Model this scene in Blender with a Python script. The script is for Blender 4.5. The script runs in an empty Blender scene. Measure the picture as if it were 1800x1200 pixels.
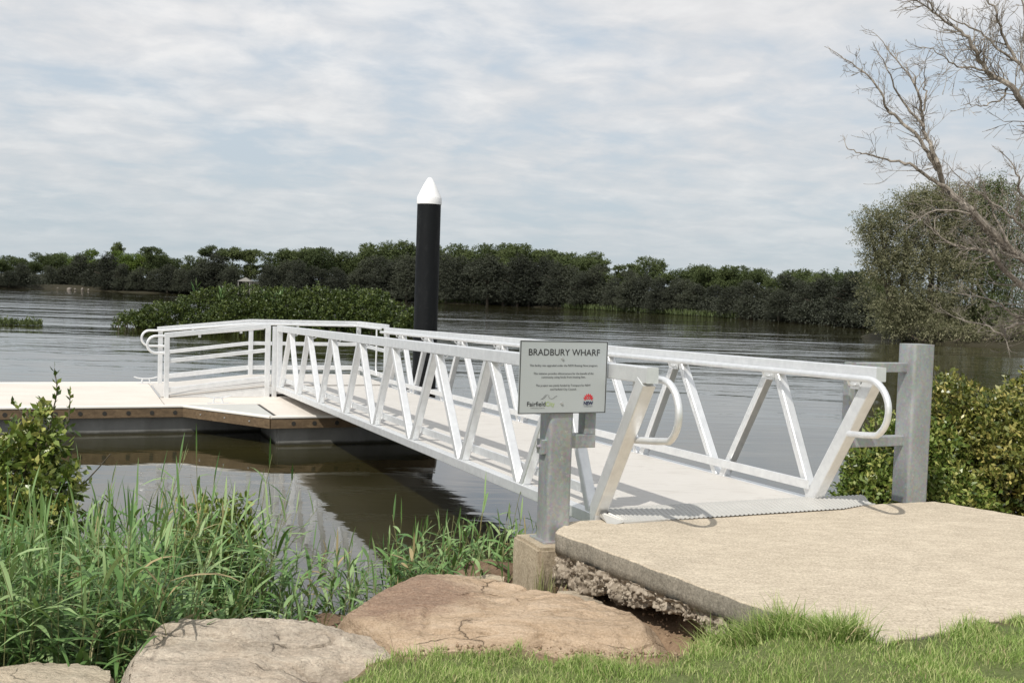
import bpy, bmesh, math, random
import numpy as np
from mathutils import Vector, Matrix, noise

random.seed(7)
rng = np.random.default_rng(7)
sc = bpy.context.scene
COL = sc.collection

# ------------------------------------------------------------------ camera
cam = bpy.data.cameras.new("camera")
cam_o = bpy.data.objects.new("camera", cam)
COL.objects.link(cam_o)
cam.sensor_width = 36.0
cam.lens = 37.0
cam.clip_start = 0.05
cam.clip_end = 5000
PI_, RO_ = .0495, .034
_c, _s, _cr, _sr = math.cos(PI_), math.sin(PI_), math.cos(RO_), math.sin(RO_)
right = Vector((_cr, _s * _sr, _c * _sr))
up = Vector((-_sr, _s * _cr, _c * _cr))
back = Vector((0, -_c, _s))
M = Matrix((right, up, back)).transposed().to_4x4()
M.translation = Vector((0, 0, 2.5))
cam_o.matrix_world = M
sc.camera = cam_o

# ------------------------------------------------------------------ sky and sun
TOSUN = Vector((-.43, -.72, 1.0)).normalized()
w = bpy.data.worlds.new("World")
sc.world = w
w.use_nodes = True
nt = w.node_tree
nt.nodes.clear()
def N(t, **k):
    n = nt.nodes.new(t)
    for a_, b_ in k.items():
        setattr(n, a_, b_)
    return n
def LK(a_, b_): nt.links.new(a_, b_)
out = N('ShaderNodeOutputWorld')
bg = N('ShaderNodeBackground')
bg.inputs['Strength'].default_value = 0.1
LK(bg.outputs[0], out.inputs[0])
sky = N('ShaderNodeTexSky', sky_type='NISHITA')
sky.sun_disc = False
sky.sun_elevation = math.asin(TOSUN.z)
sky.sun_rotation = math.atan2(TOSUN.x, TOSUN.y) % (2 * math.pi)
sky.air_density = 1.0
sky.dust_density = 1.5
tc = N('ShaderNodeTexCoord')
sep = N('ShaderNodeSeparateXYZ')
LK(tc.outputs['Generated'], sep.inputs[0])
def MATH(op, a_, b_=None, clamp=False):
    m = N('ShaderNodeMath', operation=op)
    m.use_clamp = clamp
    for i, v in enumerate((a_, b_)):
        if v is None: continue
        if isinstance(v, (int, float)): m.inputs[i].default_value = v
        else: LK(v, m.inputs[i])
    return m.outputs[0]
zc = MATH('MAXIMUM', sep.outputs[2], 0.0)
den = MATH('ADD', zc, 0.17)
px = MATH('DIVIDE', sep.outputs[0], den)
py = MATH('DIVIDE', sep.outputs[1], den)
comb = N('ShaderNodeCombineXYZ')
LK(px, comb.inputs[0]); LK(py, comb.inputs[1])
mp = N('ShaderNodeMapping')
mp.inputs['Rotation'].default_value = (0, 0, math.radians(-12))
mp.inputs['Scale'].default_value = (1.7, 1.75, 1)
LK(comb.outputs[0], mp.inputs[0])
def NOI(scale, detail, rough, dist=0.0, vec=None):
    n = N('ShaderNodeTexNoise')
    n.inputs['Scale'].default_value = scale
    n.inputs['Detail'].default_value = detail
    n.inputs['Roughness'].default_value = rough
    n.inputs['Distortion'].default_value = dist
    LK(vec or mp.outputs[0], n.inputs['Vector'])
    return n.outputs['Fac']
def RAMP(fac, pts):
    r = N('ShaderNodeValToRGB')
    e = r.color_ramp.elements
    while len(e) < len(pts): e.new(0.5)
    for i, (p, c) in enumerate(pts):
        e[i].position = p
        e[i].color = c if len(c) == 4 else (*c, 1)
    LK(fac, r.inputs[0])
    return r.outputs[0]
def MIX(fac, a_, b_, bt='MIX'):
    m = N('ShaderNodeMix', data_type='RGBA', blend_type=bt)
    if isinstance(fac, (int, float)): m.inputs[0].default_value = fac
    else: LK(fac, m.inputs[0])
    for i, v in ((6, a_), (7, b_)):
        if isinstance(v, tuple): m.inputs[i].default_value = (*v, 1)
        else: LK(v, m.inputs[i])
    return m.outputs[2]
n1 = NOI(0.9, 10, .56, .35)
n2 = NOI(2.9, 10, .57, .25)
n3 = NOI(0.35, 4, .5, .2)
cov = MATH('ADD', MATH('MULTIPLY', n1, .62), MATH('MULTIPLY', n2, .38))
covr = RAMP(cov, [(0.38, (.05, .05, .05)), (0.49, (.7, .7, .7)), (0.58, (1, 1, 1))])
cloudc = RAMP(MATH('ADD', MATH('MULTIPLY', n3, .5), MATH('MULTIPLY', n2, .5)),
              [(0.38, (6.7, 6.95, 7.25)), (0.49, (7.6, 7.65, 7.8)), (0.60, (8.6, 8.6, 8.65))])
veil = MIX(0.82, sky.outputs[0], (6.1, 6.9, 7.7))
skyc = MIX(covr, veil, cloudc)
# pale haze close to the horizon
hz = MATH('POWER', MATH('SUBTRACT', 1.0, MATH('MINIMUM', MATH('MULTIPLY', zc, 4.0), 1.0)), 2.0)
skyc2 = MIX(MATH('MULTIPLY', hz, .85), skyc, (5.0, 5.75, 6.15))
LK(skyc2, bg.inputs[0])

sun = bpy.data.lights.new("sun", 'SUN')
sun.energy = 4.0
sun.angle = math.radians(0.55)
sun.color = (1.0, .955, .88)
sun_o = bpy.data.objects.new("sun", sun)
COL.objects.link(sun_o)
sun_o.rotation_euler = TOSUN.to_track_quat('Z', 'Y').to_euler()
sun_o.location = (-8, -14, 22)
sc.view_settings.view_transform = 'Standard'
sc.view_settings.look = 'None'
sc.view_settings.exposure = 0.0
sc.view_settings.gamma = 1.0
sc.view_settings.use_curve_mapping = False
sc.cycles.max_bounces = 8
sc.cycles.use_denoising = True

# ------------------------------------------------------------------ helpers
def tag(o, label=None, cat=None, group=None, kind=None):
    if label: o['label'] = label
    if cat: o['category'] = cat
    if group: o['group'] = group
    if kind: o['kind'] = kind
    return o

def thing(name, label, cat, loc, group=None):
    o = bpy.data.objects.new(name, None)
    o.empty_display_size = .2
    COL.objects.link(o)
    o.location = loc
    return tag(o, label, cat, group)

def top_of(o):
    while o.parent: o = o.parent
    return o

class MB:
    """collects polygons in world coordinates"""
    def __init__(s): s.v = []; s.f = []; s.m = []
    def add(s, vs, fs, mi=0):
        b = len(s.v)
        s.v += [tuple(p) for p in vs]
        s.f += [tuple(i + b for i in f) for f in fs]
        s.m += [mi] * len(fs)
    def build(s, name, mat, parent=None, smooth=False, loc=None):
        org = Vector(top_of(parent).location) if parent else Vector(loc or (0, 0, 0))
        me = bpy.data.meshes.new(name)
        me.from_pydata([(p[0] - org.x, p[1] - org.y, p[2] - org.z) for p in s.v], [], s.f)
        mats = mat if isinstance(mat, (list, tuple)) else [mat]
        for m_ in mats: me.materials.append(m_)
        if len(mats) > 1: me.polygons.foreach_set('material_index', s.m)
        me.update()
        if smooth:
            me.polygons.foreach_set('use_smooth', [True] * len(me.polygons))
            if smooth == 'auto':
                me.set_sharp_from_angle(angle=math.radians(38))
        o = bpy.data.objects.new(name, me)
        COL.objects.link(o)
        if parent: o.parent = parent
        else: o.location = org
        return o

def raw(name, V, Q, mat, parent=None, loc=None, smooth=False, shade=None):
    """fast mesh from numpy arrays; Q is (n,k) faces"""
    V = np.asarray(V, np.float32); Q = np.asarray(Q, np.int32)
    org = np.array(top_of(parent).location if parent else (loc or (0, 0, 0)), np.float32)
    me = bpy.data.meshes.new(name)
    n, k = Q.shape
    me.vertices.add(len(V)); me.vertices.foreach_set('co', (V - org).ravel())
    me.loops.add(n * k); me.loops.foreach_set('vertex_index', Q.ravel())
    me.polygons.add(n)
    me.polygons.foreach_set('loop_start', np.arange(0, n * k, k, dtype=np.int32))
    me.polygons.foreach_set('loop_total', np.full(n, k, np.int32))
    if smooth: me.polygons.foreach_set('use_smooth', np.ones(n, bool))
    me.materials.append(mat)
    me.update(calc_edges=True)
    if shade is not None:
        at = me.attributes.new('tone', 'FLOAT', 'FACE')
        at.data.foreach_set('value', np.asarray(shade, np.float32))
    if name is None: return me
    o = bpy.data.objects.new(name, me)
    COL.objects.link(o)
    if parent: o.parent = parent
    else: o.location = tuple(float(x) for x in org)
    return o

def section(w_, h_, r, seg=1):
    """rounded rectangle outline, counter-clockwise"""
    pts = []
    for cx, cy, a0 in ((w_/2 - r, h_/2 - r, 0), (-w_/2 + r, h_/2 - r, 90), (-w_/2 + r, -h_/2 + r, 180), (w_/2 - r, -h_/2 + r, 270)):
        for i in range(seg + 1):
            t = math.radians(a0 + 90 * i / seg)
            pts.append((cx + r * math.cos(t), cy + r * math.sin(t)))
    return pts

def beam(mb, p0, p1, w_, h_, up_=(0, 0, 1), r=.004, seg=1, mi=0, side=None):
    """box section from p0 to p1; w_ across (side), h_ along up"""
    p0, p1 = Vector(p0), Vector(p1)
    ax = (p1 - p0).normalized()
    if side is not None:
        sd = Vector(side); sd = (sd - ax * sd.dot(ax)).normalized()
        u_ = sd.cross(ax) if sd.cross(ax).z >= 0 else -sd.cross(ax)
    else:
        sd = ax.cross(Vector(up_)).normalized(); u_ = sd.cross(ax)
    sec = section(w_, h_, r, seg)
    n = len(sec)
    vs = [p + sd * x + u_ * y for p in (p0, p1) for x, y in sec]
    fs = [(i, (i + 1) % n, n + (i + 1) % n, n + i) for i in range(n)]
    fs += [tuple(range(n - 1, -1, -1)), tuple(range(n, 2 * n))]
    if (sd.cross(u_)).dot(ax) < 0: fs = [tuple(reversed(f)) for f in fs]
    mb.add(vs, fs, mi)

def tube(mb, pts, r, n=12, r1=None, caps=True, mi=0):
    pts = [Vector(p) for p in pts]
    m = len(pts)
    rs = [r + (r1 - r) * i / (m - 1) for i in range(m)] if r1 is not None else (r if isinstance(r, list) else [r] * m)
    t0 = (pts[1] - pts[0]).normalized()
    ref = Vector((0, 0, 1)) if abs(t0.z) < .9 else Vector((1, 0, 0))
    x = t0.cross(ref).normalized()
    vs = []
    for i, p in enumerate(pts):
        if i == 0: t = pts[1] - pts[0]
        elif i == m - 1: t = pts[-1] - pts[-2]
        else: t = (pts[i + 1] - pts[i]).normalized() + (pts[i] - pts[i - 1]).normalized()
        t.normalize()
        x = (x - t * x.dot(t)).normalized()
        y = t.cross(x)
        for k in range(n):
            a_ = 2 * math.pi * k / n
            vs.append(p + (x * math.cos(a_) + y * math.sin(a_)) * rs[i])
    fs = [(i * n + k, i * n + (k + 1) % n, (i + 1) * n + (k + 1) % n, (i + 1) * n + k) for i in range(m - 1) for k in range(n)]
    if caps: fs += [tuple(range(n - 1, -1, -1)), tuple(range((m - 1) * n, m * n))]
    mb.add(vs, fs, mi)

def smooth_path(pts, k=6):
    """Catmull-Rom"""
    P = [Vector(p) for p in pts]
    P = [P[0] * 2 - P[1]] + P + [P[-1] * 2 - P[-2]]
    o = []
    for i in range(1, len(P) - 2):
        for j in range(k):
            t = j / k
            a_, b_, c_, d_ = P[i - 1], P[i], P[i + 1], P[i + 2]
            o.append(.5 * ((2 * b_) + (c_ - a_) * t + (2 * a_ - 5 * b_ + 4 * c_ - d_) * t * t + (3 * b_ - a_ - 3 * c_ + d_) * t ** 3))
    o.append(P[-2])
    return o

def lathe(mb, c, prof, n=32, mi=0):
    vs = []; fs = []
    for r_, z_ in prof:
        for k in range(n):
            a_ = 2 * math.pi * k / n
            vs.append((c[0] + r_ * math.cos(a_), c[1] + r_ * math.sin(a_), c[2] + z_))
    m = len(prof)
    fs = [(i * n + k, i * n + (k + 1) % n, (i + 1) * n + (k + 1) % n, (i + 1) * n + k) for i in range(m - 1) for k in range(n)]
    fs += [tuple(range(n - 1, -1, -1)), tuple(range((m - 1) * n, m * n))]
    mb.add(vs, fs, mi)

def prism(mb, poly, z0, z1, mi=0, fn=None):
    """vertical prism; poly counter-clockwise list of xy"""
    n = len(poly)
    vs = [(x, y, z0) for x, y in poly] + [(x, y, z1) for x, y in poly]
    if fn: vs = [fn(*v) for v in vs]
    fs = [(i, (i + 1) % n, n + (i + 1) % n, n + i) for i in range(n)]
    fs += [tuple(range(n - 1, -1, -1)), tuple(range(n, 2 * n))]
    mb.add(vs, fs, mi)

# ------------------------------------------------------------------ materials
def mat(name, build):
    global nt
    m = bpy.data.materials.new(name)
    m.use_nodes = True
    nt = m.node_tree
    nt.nodes.clear()
    o_ = N('ShaderNodeOutputMaterial')
    b_ = N('ShaderNodeBsdfPrincipled')
    LK(b_.outputs[0], o_.inputs[0])
    build(b_)
    return m
def objco(scale=(1, 1, 1), rot=(0, 0, 0), world=False):
    if world:
        g = N('ShaderNodeNewGeometry'); src = g.outputs['Position']
    else:
        t = N('ShaderNodeTexCoord'); src = t.outputs['Object']
    mp_ = N('ShaderNodeMapping')
    mp_.inputs['Scale'].default_value = scale
    mp_.inputs['Rotation'].default_value = rot
    LK(src, mp_.inputs[0])
    return mp_.outputs[0]
def BUMP(b_, h, strength, dist, norm=None):
    n = N('ShaderNodeBump')
    n.inputs['Strength'].default_value = strength
    n.inputs['Distance'].default_value = dist
    LK(h, n.inputs['Height'])
    if norm: LK(norm, n.inputs['Normal'])
    LK(n.outputs[0], b_.inputs['Normal'])
    return n.outputs[0]
def setp(b_, **k):
    for a_, v in k.items():
        key = {'base': 'Base Color', 'rough': 'Roughness', 'metal': 'Metallic', 'spec': 'Specular IOR Level', 'ior': 'IOR', 'coat': 'Coat Weight', 'trans': 'Transmission Weight'}[a_]
        if isinstance(v, tuple): b_.inputs[key].default_value = (*v, 1)
        elif isinstance(v, (int, float)): b_.inputs[key].default_value = v
        else: LK(v, b_.inputs[key])

def m_alu(b_):
    co = objco((6, 6, 6), world=True)
    n_ = NOI(2.0, 5, .6, .3, co)
    n2_ = NOI(14, 3, .6, 0, co)
    setp(b_, base=RAMP(n_, [(.3, (.74, .75, .76)), (.7, (.86, .87, .875))]), metal=.66,
         rough=RAMP(n2_, [(.3, (.36,) * 3), (.7, (.52,) * 3)]))
ALU = mat('milled_aluminium', m_alu)
def m_alud(b_):
    co = objco((1, 1, 1), rot=(0, 0, -.402), world=True)
    n_ = NOI(60, 3, .7, 0, co); n2_ = NOI(1.6, 5, .6, .4, co)
    sc2 = NOI(3.5, 7, .7, .6, objco((1, 3, 1), rot=(0, 0, 1.17), world=True))
    c = MIX(n2_, (.51, .485, .45), (.60, .575, .54))
    c = MIX(RAMP(sc2, [(.52, (0,) * 3), (.68, (.55,) * 3)]), c, (.40, .37, .33))
    setp(b_, base=c, metal=.1, rough=.6)
    BUMP(b_, n_, .25, .003)
ALU_DECK = mat('gritted_aluminium_deck', m_alud)
def m_galv(b_):
    co = objco((1, 1, 1), world=True)
    v = N('ShaderNodeTexVoronoi'); v.inputs['Scale'].default_value = 55; LK(co, v.inputs['Vector'])
    n_ = NOI(3.5, 6, .65, .5, objco((1, 1, .35), world=True))
    c1 = RAMP(n_, [(.3, (.25, .265, .265)), (.55, (.36, .375, .375)), (.75, (.49, .50, .495))])
    c2 = MIX(.16, c1, v.outputs['Color'], 'SOFT_LIGHT')
    sp = RAMP(NOI(26, 4, .7, 0, co), [(.60, (0, 0, 0)), (.70, (1, 1, 1))])
    c3 = MIX(MATH('MULTIPLY', sp, .35), c2, (.62, .63, .62))
    setp(b_, base=c3, metal=.5, rough=RAMP(n_, [(.3, (.42,) * 3), (.7, (.6,) * 3)]))
    BUMP(b_, NOI(30, 4, .6, 0, co), .12, .003)
GALV = mat('galvanised_steel', m_galv)
def m_conc(base, dark, lite, streak=True):
    def f(b_):
        co = objco((1, 1, 1), world=True)
        big = NOI(.9, 6, .6, .5, co)
        mid = NOI(5, 8, .7, .3, objco((1, 2.6, 1), rot=(0, 0, -.25), world=True))
        fine = NOI(62, 4, .8, 0, co)
        c1 = MIX(RAMP(big, [(.35, (0,) * 3), (.65, (1,) * 3)]), base, lite)
        c2 = MIX(RAMP(mid, [(.42, (1,) * 3), (.60, (0,) * 3)]), c1, dark)
        c2 = MIX(.75, c1, c2)
        bl = NOI(17, 6, .8, .4, objco((1, 2.2, 1), rot=(0, 0, -.25), world=True))
        c2 = MIX(RAMP(bl, [(.40, (.55,) * 3), (.5, (0,) * 3)]), c2, dark)
        c2 = MIX(RAMP(bl, [(.52, (0,) * 3), (.64, (.6,) * 3)]), c2, tuple(min(1, x * 1.18) for x in lite))
        stn = NOI(1.4, 5, .55, .8, objco((1, 1, 1), world=True))
        c2 = MIX(RAMP(stn, [(.54, (0,) * 3), (.66, (.42,) * 3)]), c2, tuple(x * .78 for x in dark))
        wn = N('ShaderNodeTexVoronoi', feature='DISTANCE_TO_EDGE'); wn.inputs['Scale'].default_value = .8
        wv = N('ShaderNodeVectorMath', operation='ADD'); LK(co, wv.inputs[0])
        wz = N('ShaderNodeTexNoise'); wz.inputs['Scale'].default_value = 5; wz.inputs['Detail'].default_value = 5; LK(co, wz.inputs['Vector'])
        ws = N('ShaderNodeVectorMath', operation='SCALE'); LK(wz.outputs['Color'], ws.inputs[0]); ws.inputs['Scale'].default_value = .22
        LK(ws.outputs[0], wv.inputs[1]); LK(wv.outputs[0], wn.inputs['Vector'])
        crk = RAMP(wn.outputs['Distance'], [(0.0, (.55,) * 3), (.0035, (0,) * 3)])
        c2 = MIX(crk, c2, tuple(x * .4 for x in dark))
        c3 = MIX(.55, c2, RAMP(fine, [(.3, tuple(x * .55 for x in dark)), (.5, base), (.68, tuple(min(1, x * 1.25) for x in lite))]))
        setp(b_, base=c3, rough=.9, spec=.25)
        h = MATH('ADD', MATH('MULTIPLY', fine, .5), MATH('MULTIPLY', NOI(28, 6, .7, 0, co), .5))
        BUMP(b_, h, .75, .010)
    return f
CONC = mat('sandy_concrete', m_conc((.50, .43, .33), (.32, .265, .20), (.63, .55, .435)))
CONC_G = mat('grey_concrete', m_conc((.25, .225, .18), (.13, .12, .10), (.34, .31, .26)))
CONC_F = mat('footing_concrete', m_conc((.38, .32, .23), (.24, .19, .13), (.46, .39, .29)))
def m_float(b_):
    co = objco((1, 1, 1), world=True)
    n_ = NOI(2.2, 6, .65, .4, objco((1, 1, .5), world=True))
    s_ = N('ShaderNodeSeparateXYZ'); g = N('ShaderNodeNewGeometry'); LK(g.outputs['Position'], s_.inputs[0])
    alg = RAMP(MATH('ADD', s_.outputs[2], MATH('MULTIPLY', n_, .06)), [(0.05, (1,) * 3), (0.085, (0,) * 3)])
    c = MIX(alg, RAMP(n_, [(.3, (.12, .12, .112)), (.7, (.20, .20, .19))]), (.03, .028, .018))
    setp(b_, base=c, rough=.85)
    BUMP(b_, NOI(40, 4, .6, 0, co), .3, .004)
FLOAT = mat('float_concrete', m_float)
def m_deck(b_):
    co = objco((1, 1, 1), rot=(0, 0, -.402), world=True)
    n_ = NOI(.8, 6, .65, .6, objco((1, 2, 1), rot=(0, 0, -.402), world=True))
    f_ = NOI(90, 3, .7, 0, co)
    c = RAMP(n_, [(.3, (.56, .51, .45)), (.7, (.69, .64, .58))])
    c = MIX(.3, c, RAMP(f_, [(.3, (.45, .41, .36)), (.7, (.8, .76, .7))]))
    setp(b_, base=c, rough=.85)
    BUMP(b_, f_, .3, .004)
DECK = mat('pontoon_deck_concrete', m_deck)
def m_plaster(c0, c1, rough=.6, sc_=4, metal=0.):
    def f(b_):
        n_ = NOI(sc_, 5, .6, .3, objco(world=True))
        setp(b_, base=MIX(n_, c0, c1), rough=rough, metal=metal)
    return f
GREYPANEL = mat('grey_deck_panel', m_plaster((.42, .42, .40), (.52, .52, .49), .75))
TRIM = mat('white_edge_trim', m_plaster((.68, .65, .60), (.80, .77, .72), .5))
DARK = mat('dark_recess', m_plaster((.015, .014, .012), (.03, .027, .022), .8))
CABLE = mat('black_rubber', m_plaster((.02, .02, .02), (.03, .03, .03), .6))
def m_pile(b_):
    s1_ = NOI(2.2, 8, .75, .8, objco((3, 3, .8), world=True)); s2_ = NOI(40, 3, .6, 0, objco((.25, .25, 2.2), world=True))
    c = MIX(RAMP(s1_, [(.52, (0,) * 3), (.70, (.7,) * 3)]), (.006, .007, .008), (.022, .023, .024))
    c = MIX(RAMP(s2_, [(.68, (0,) * 3), (.72, (.6,) * 3)]), c, (.045, .045, .045))
    g = N('ShaderNodeNewGeometry'); s_ = N('ShaderNodeSeparateXYZ'); LK(g.outputs['Position'], s_.inputs[0])
    c = MIX(RAMP(MATH('ADD', s_.outputs[2], MATH('MULTIPLY', s1_, .4)), [(.45, (1,) * 3), (.7, (0,) * 3)]), c, (.05, .042, .028))
    setp(b_, base=c, spec=.18, rough=.55)
PILE = mat('black_pile_sleeve', m_pile) if 1 else mat('x', m_plaster((.004, .005, .006), (.009, .010, .012), .55, 3))
WHITE = mat('white_cap_plastic', m_plaster((.80, .80, .80), (.86, .86, .86), .35))
BOLT = mat('zinc_bolt', m_plaster((.5, .5, .5), (.6, .6, .6), .4, 10, .7))
def m_timber(b_):
    co = objco((1.2, 14, 14), rot=(0, 0, -.402), world=True)
    n_ = NOI(1.6, 8, .7, .6, co)
    setp(b_, base=RAMP(n_, [(.3, (.065, .042, .022)), (.5, (.115, .076, .040)), (.72, (.18, .125, .070))]), rough=.75)
    BUMP(b_, n_, .3, .006)
TIMBER = mat('weathered_waler_timber', m_timber)

def m_water(b_):
    g = N('ShaderNodeNewGeometry'); s_ = N('ShaderNodeSeparateXYZ'); LK(g.outputs['Position'], s_.inputs[0])
    dist = MATH('MINIMUM', MATH('MAXIMUM', MATH('DIVIDE', MATH('SUBTRACT', s_.outputs[1], 17.0), 26.0), 0.0), 1.0)
    gate = NOI(.045, 3, .5, .3, objco((.35, 1, 1), rot=(0, 0, -.06), world=True))   # wind patches
    gate = RAMP(gate, [(.36, (.30,) * 3), (.60, (1,) * 3)])
    co1 = objco((.30, 1, 1), rot=(0, 0, -.08), world=True)
    co2 = objco((.38, 1, 1), rot=(0, 0, .20), world=True)
    wa = NOI(.75, 3, .5, .6, co1)
    wb = NOI(2.2, 4, .55, .5, co2)
    wc = NOI(.28, 2, .4, .2, co1)
    wd = NOI(.11, 3, .55, .4, objco((.22, 1, 1), rot=(0, 0, -.05), world=True))
    h = MATH('ADD', MATH('ADD', MATH('MULTIPLY', wa, .062), MATH('MULTIPLY', wb, .016)), MATH('MULTIPLY', wc, .13))
    h = MATH('ADD', h, MATH('MULTIPLY', MATH('MULTIPLY', wd, dist), .20))
    amp = MATH('ADD', .20, MATH('MULTIPLY', MATH('MULTIPLY', dist, gate), 1.0))
    h = MATH('MULTIPLY', h, amp)
    murk = NOI(.5, 3, .5, .4, objco(world=True))
    setp(b_, base=RAMP(murk, [(.35, (.022, .020, .007)), (.65, (.034, .030, .011))]), rough=.02, ior=2.25, spec=.5)
    BUMP(b_, h, 1.0, 1.0)
WATER = mat('murky_river_water', m_water)

def m_ground(b_):
    co = objco((1, 1, 1), world=True)
    a_ = N('ShaderNodeAttribute'); a_.attribute_name = 'turf'
    n_ = NOI(3, 8, .7, .3, co); f_ = NOI(60, 5, .7, 0, co)
    soil = RAMP(MATH('ADD', MATH('MULTIPLY', n_, .6), MATH('MULTIPLY', f_, .4)), [(.3, (.16, .10, .06)), (.5, (.27, .185, .12)), (.7, (.40, .29, .19))])
    turf = RAMP(f_, [(.3, (.07, .09, .03)), (.7, (.18, .21, .08))])
    s_ = N('ShaderNodeSeparateXYZ'); g = N('ShaderNodeNewGeometry'); LK(g.outputs['Position'], s_.inputs[0])
    wet = RAMP(MATH('ADD', s_.outputs[2], MATH('MULTIPLY', n_, .15)), [(.16, (1,) * 3), (.34, (0,) * 3)])
    c = MIX(a_.outputs['Fac'], soil, turf)
    c = MIX(wet, c, (.055, .045, .025))
    c = MIX(RAMP(MATH('DIVIDE', s_.outputs[1], 100.0), [(.25, (0,) * 3), (.45, (1,) * 3)]), c, (.040, .036, .022))
    setp(b_, base=c, rough=.95, spec=.2)
    BUMP(b_, MATH('ADD', f_, n_), .7, .02)
GROUND = mat('bank_soil', m_ground)

def m_leaf(c0, c1, c2, rough=.5, trans=.25, spec=.4, tonew=.6, straw=None):
    def f(b_):
        a_ = N('ShaderNodeAttribute'); a_.attribute_name = 'tone'
        oi = N('ShaderNodeObjectInfo')
        t = MATH('ADD', MATH('MULTIPLY', a_.outputs['Fac'], tonew), MATH('MULTIPLY', oi.outputs['Random'], 1 - tonew))
        c = RAMP(t, [(.15, c0), (.5, c1), (.9, c2)])
        if straw: c = MIX(RAMP(a_.outputs['Fac'], [(.985, (0,) * 3), (.99, (1,) * 3)]), c, straw)
        setp(b_, base=c, rough=rough, spec=spec)
        tr = N('ShaderNodeBsdfTranslucent')
        LK(MIX(.5, c, (.20, .26, .03), 'MIX'), tr.inputs[0])
        ms = N('ShaderNodeMixShader'); ms.inputs[0].default_value = trans
        LK(b_.outputs[0], ms.inputs[1]); LK(tr.outputs[0], ms.inputs[2])
        o_ = [n for n in nt.nodes if n.type == 'OUTPUT_MATERIAL'][0]
        LK(ms.outputs[0], o_.inputs[0])
    return f
L_REED = mat('reed_leaf', m_leaf((.045, .11, .03), (.15, .27, .085), (.34, .45, .21), .5, .22, .35, .9, (.40, .32, .17)))
L_GRASS = mat('grass_blade', m_leaf((.13, .23, .04), (.31, .44, .12), (.58, .60, .28), .65, .28, .3, .9, (.55, .45, .27)))
L_MANG = mat('mangrove_leaf', m_leaf((.05, .09, .015), (.16, .22, .045), (.42, .40, .12), .35, .12, .5, .9))
L_HEDGE = mat('yellowing_mangrove_leaf', m_leaf((.04, .065, .016), (.15, .17, .035), (.50, .43, .14), .33, .12, .5, .9))
L_ISL = mat('dark_mangrove_leaf', m_leaf((.022, .038, .009), (.060, .088, .018), (.135, .165, .038), .5, .1, .4, .85))
L_CAS = mat('casuarina_foliage', m_leaf((.036, .040, .032), (.060, .066, .050), (.092, .100, .070), .8, .08, .15, .5))
L_GUM = mat('gum_foliage', m_leaf((.045, .062, .026), (.080, .105, .040), (.125, .150, .060), .7, .1, .2, .5))
L_BRIGHT = mat('bright_foliage', m_leaf((.07, .11, .025), (.12, .17, .035), (.17, .23, .05), .7, .15, .2, .6))
L_OLIVE = mat('olive_grey_foliage', m_leaf((.095, .10, .06), (.185, .185, .11), (.33, .31, .20), .7, .3, .2, .8))
def m_bark(c0, c1):
    def f(b_):
        n_ = NOI(7, 6, .7, .4, objco((1, 1, .3), world=True))
        setp(b_, base=MIX(RAMP(n_, [(.35, (0,) * 3), (.65, (1,) * 3)]), c0, c1), rough=.85)
        BUMP(b_, n_, .4, .02)
    return f
BARK = mat('brown_bark', m_bark((.07, .055, .04), (.14, .115, .085)))
DEADWOOD = mat('bleached_deadwood', m_bark((.13, .11, .09), (.36, .32, .27)))
STEM = mat('reed_stem', m_plaster((.16, .19, .07), (.30, .28, .13), .6, 8))

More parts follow.
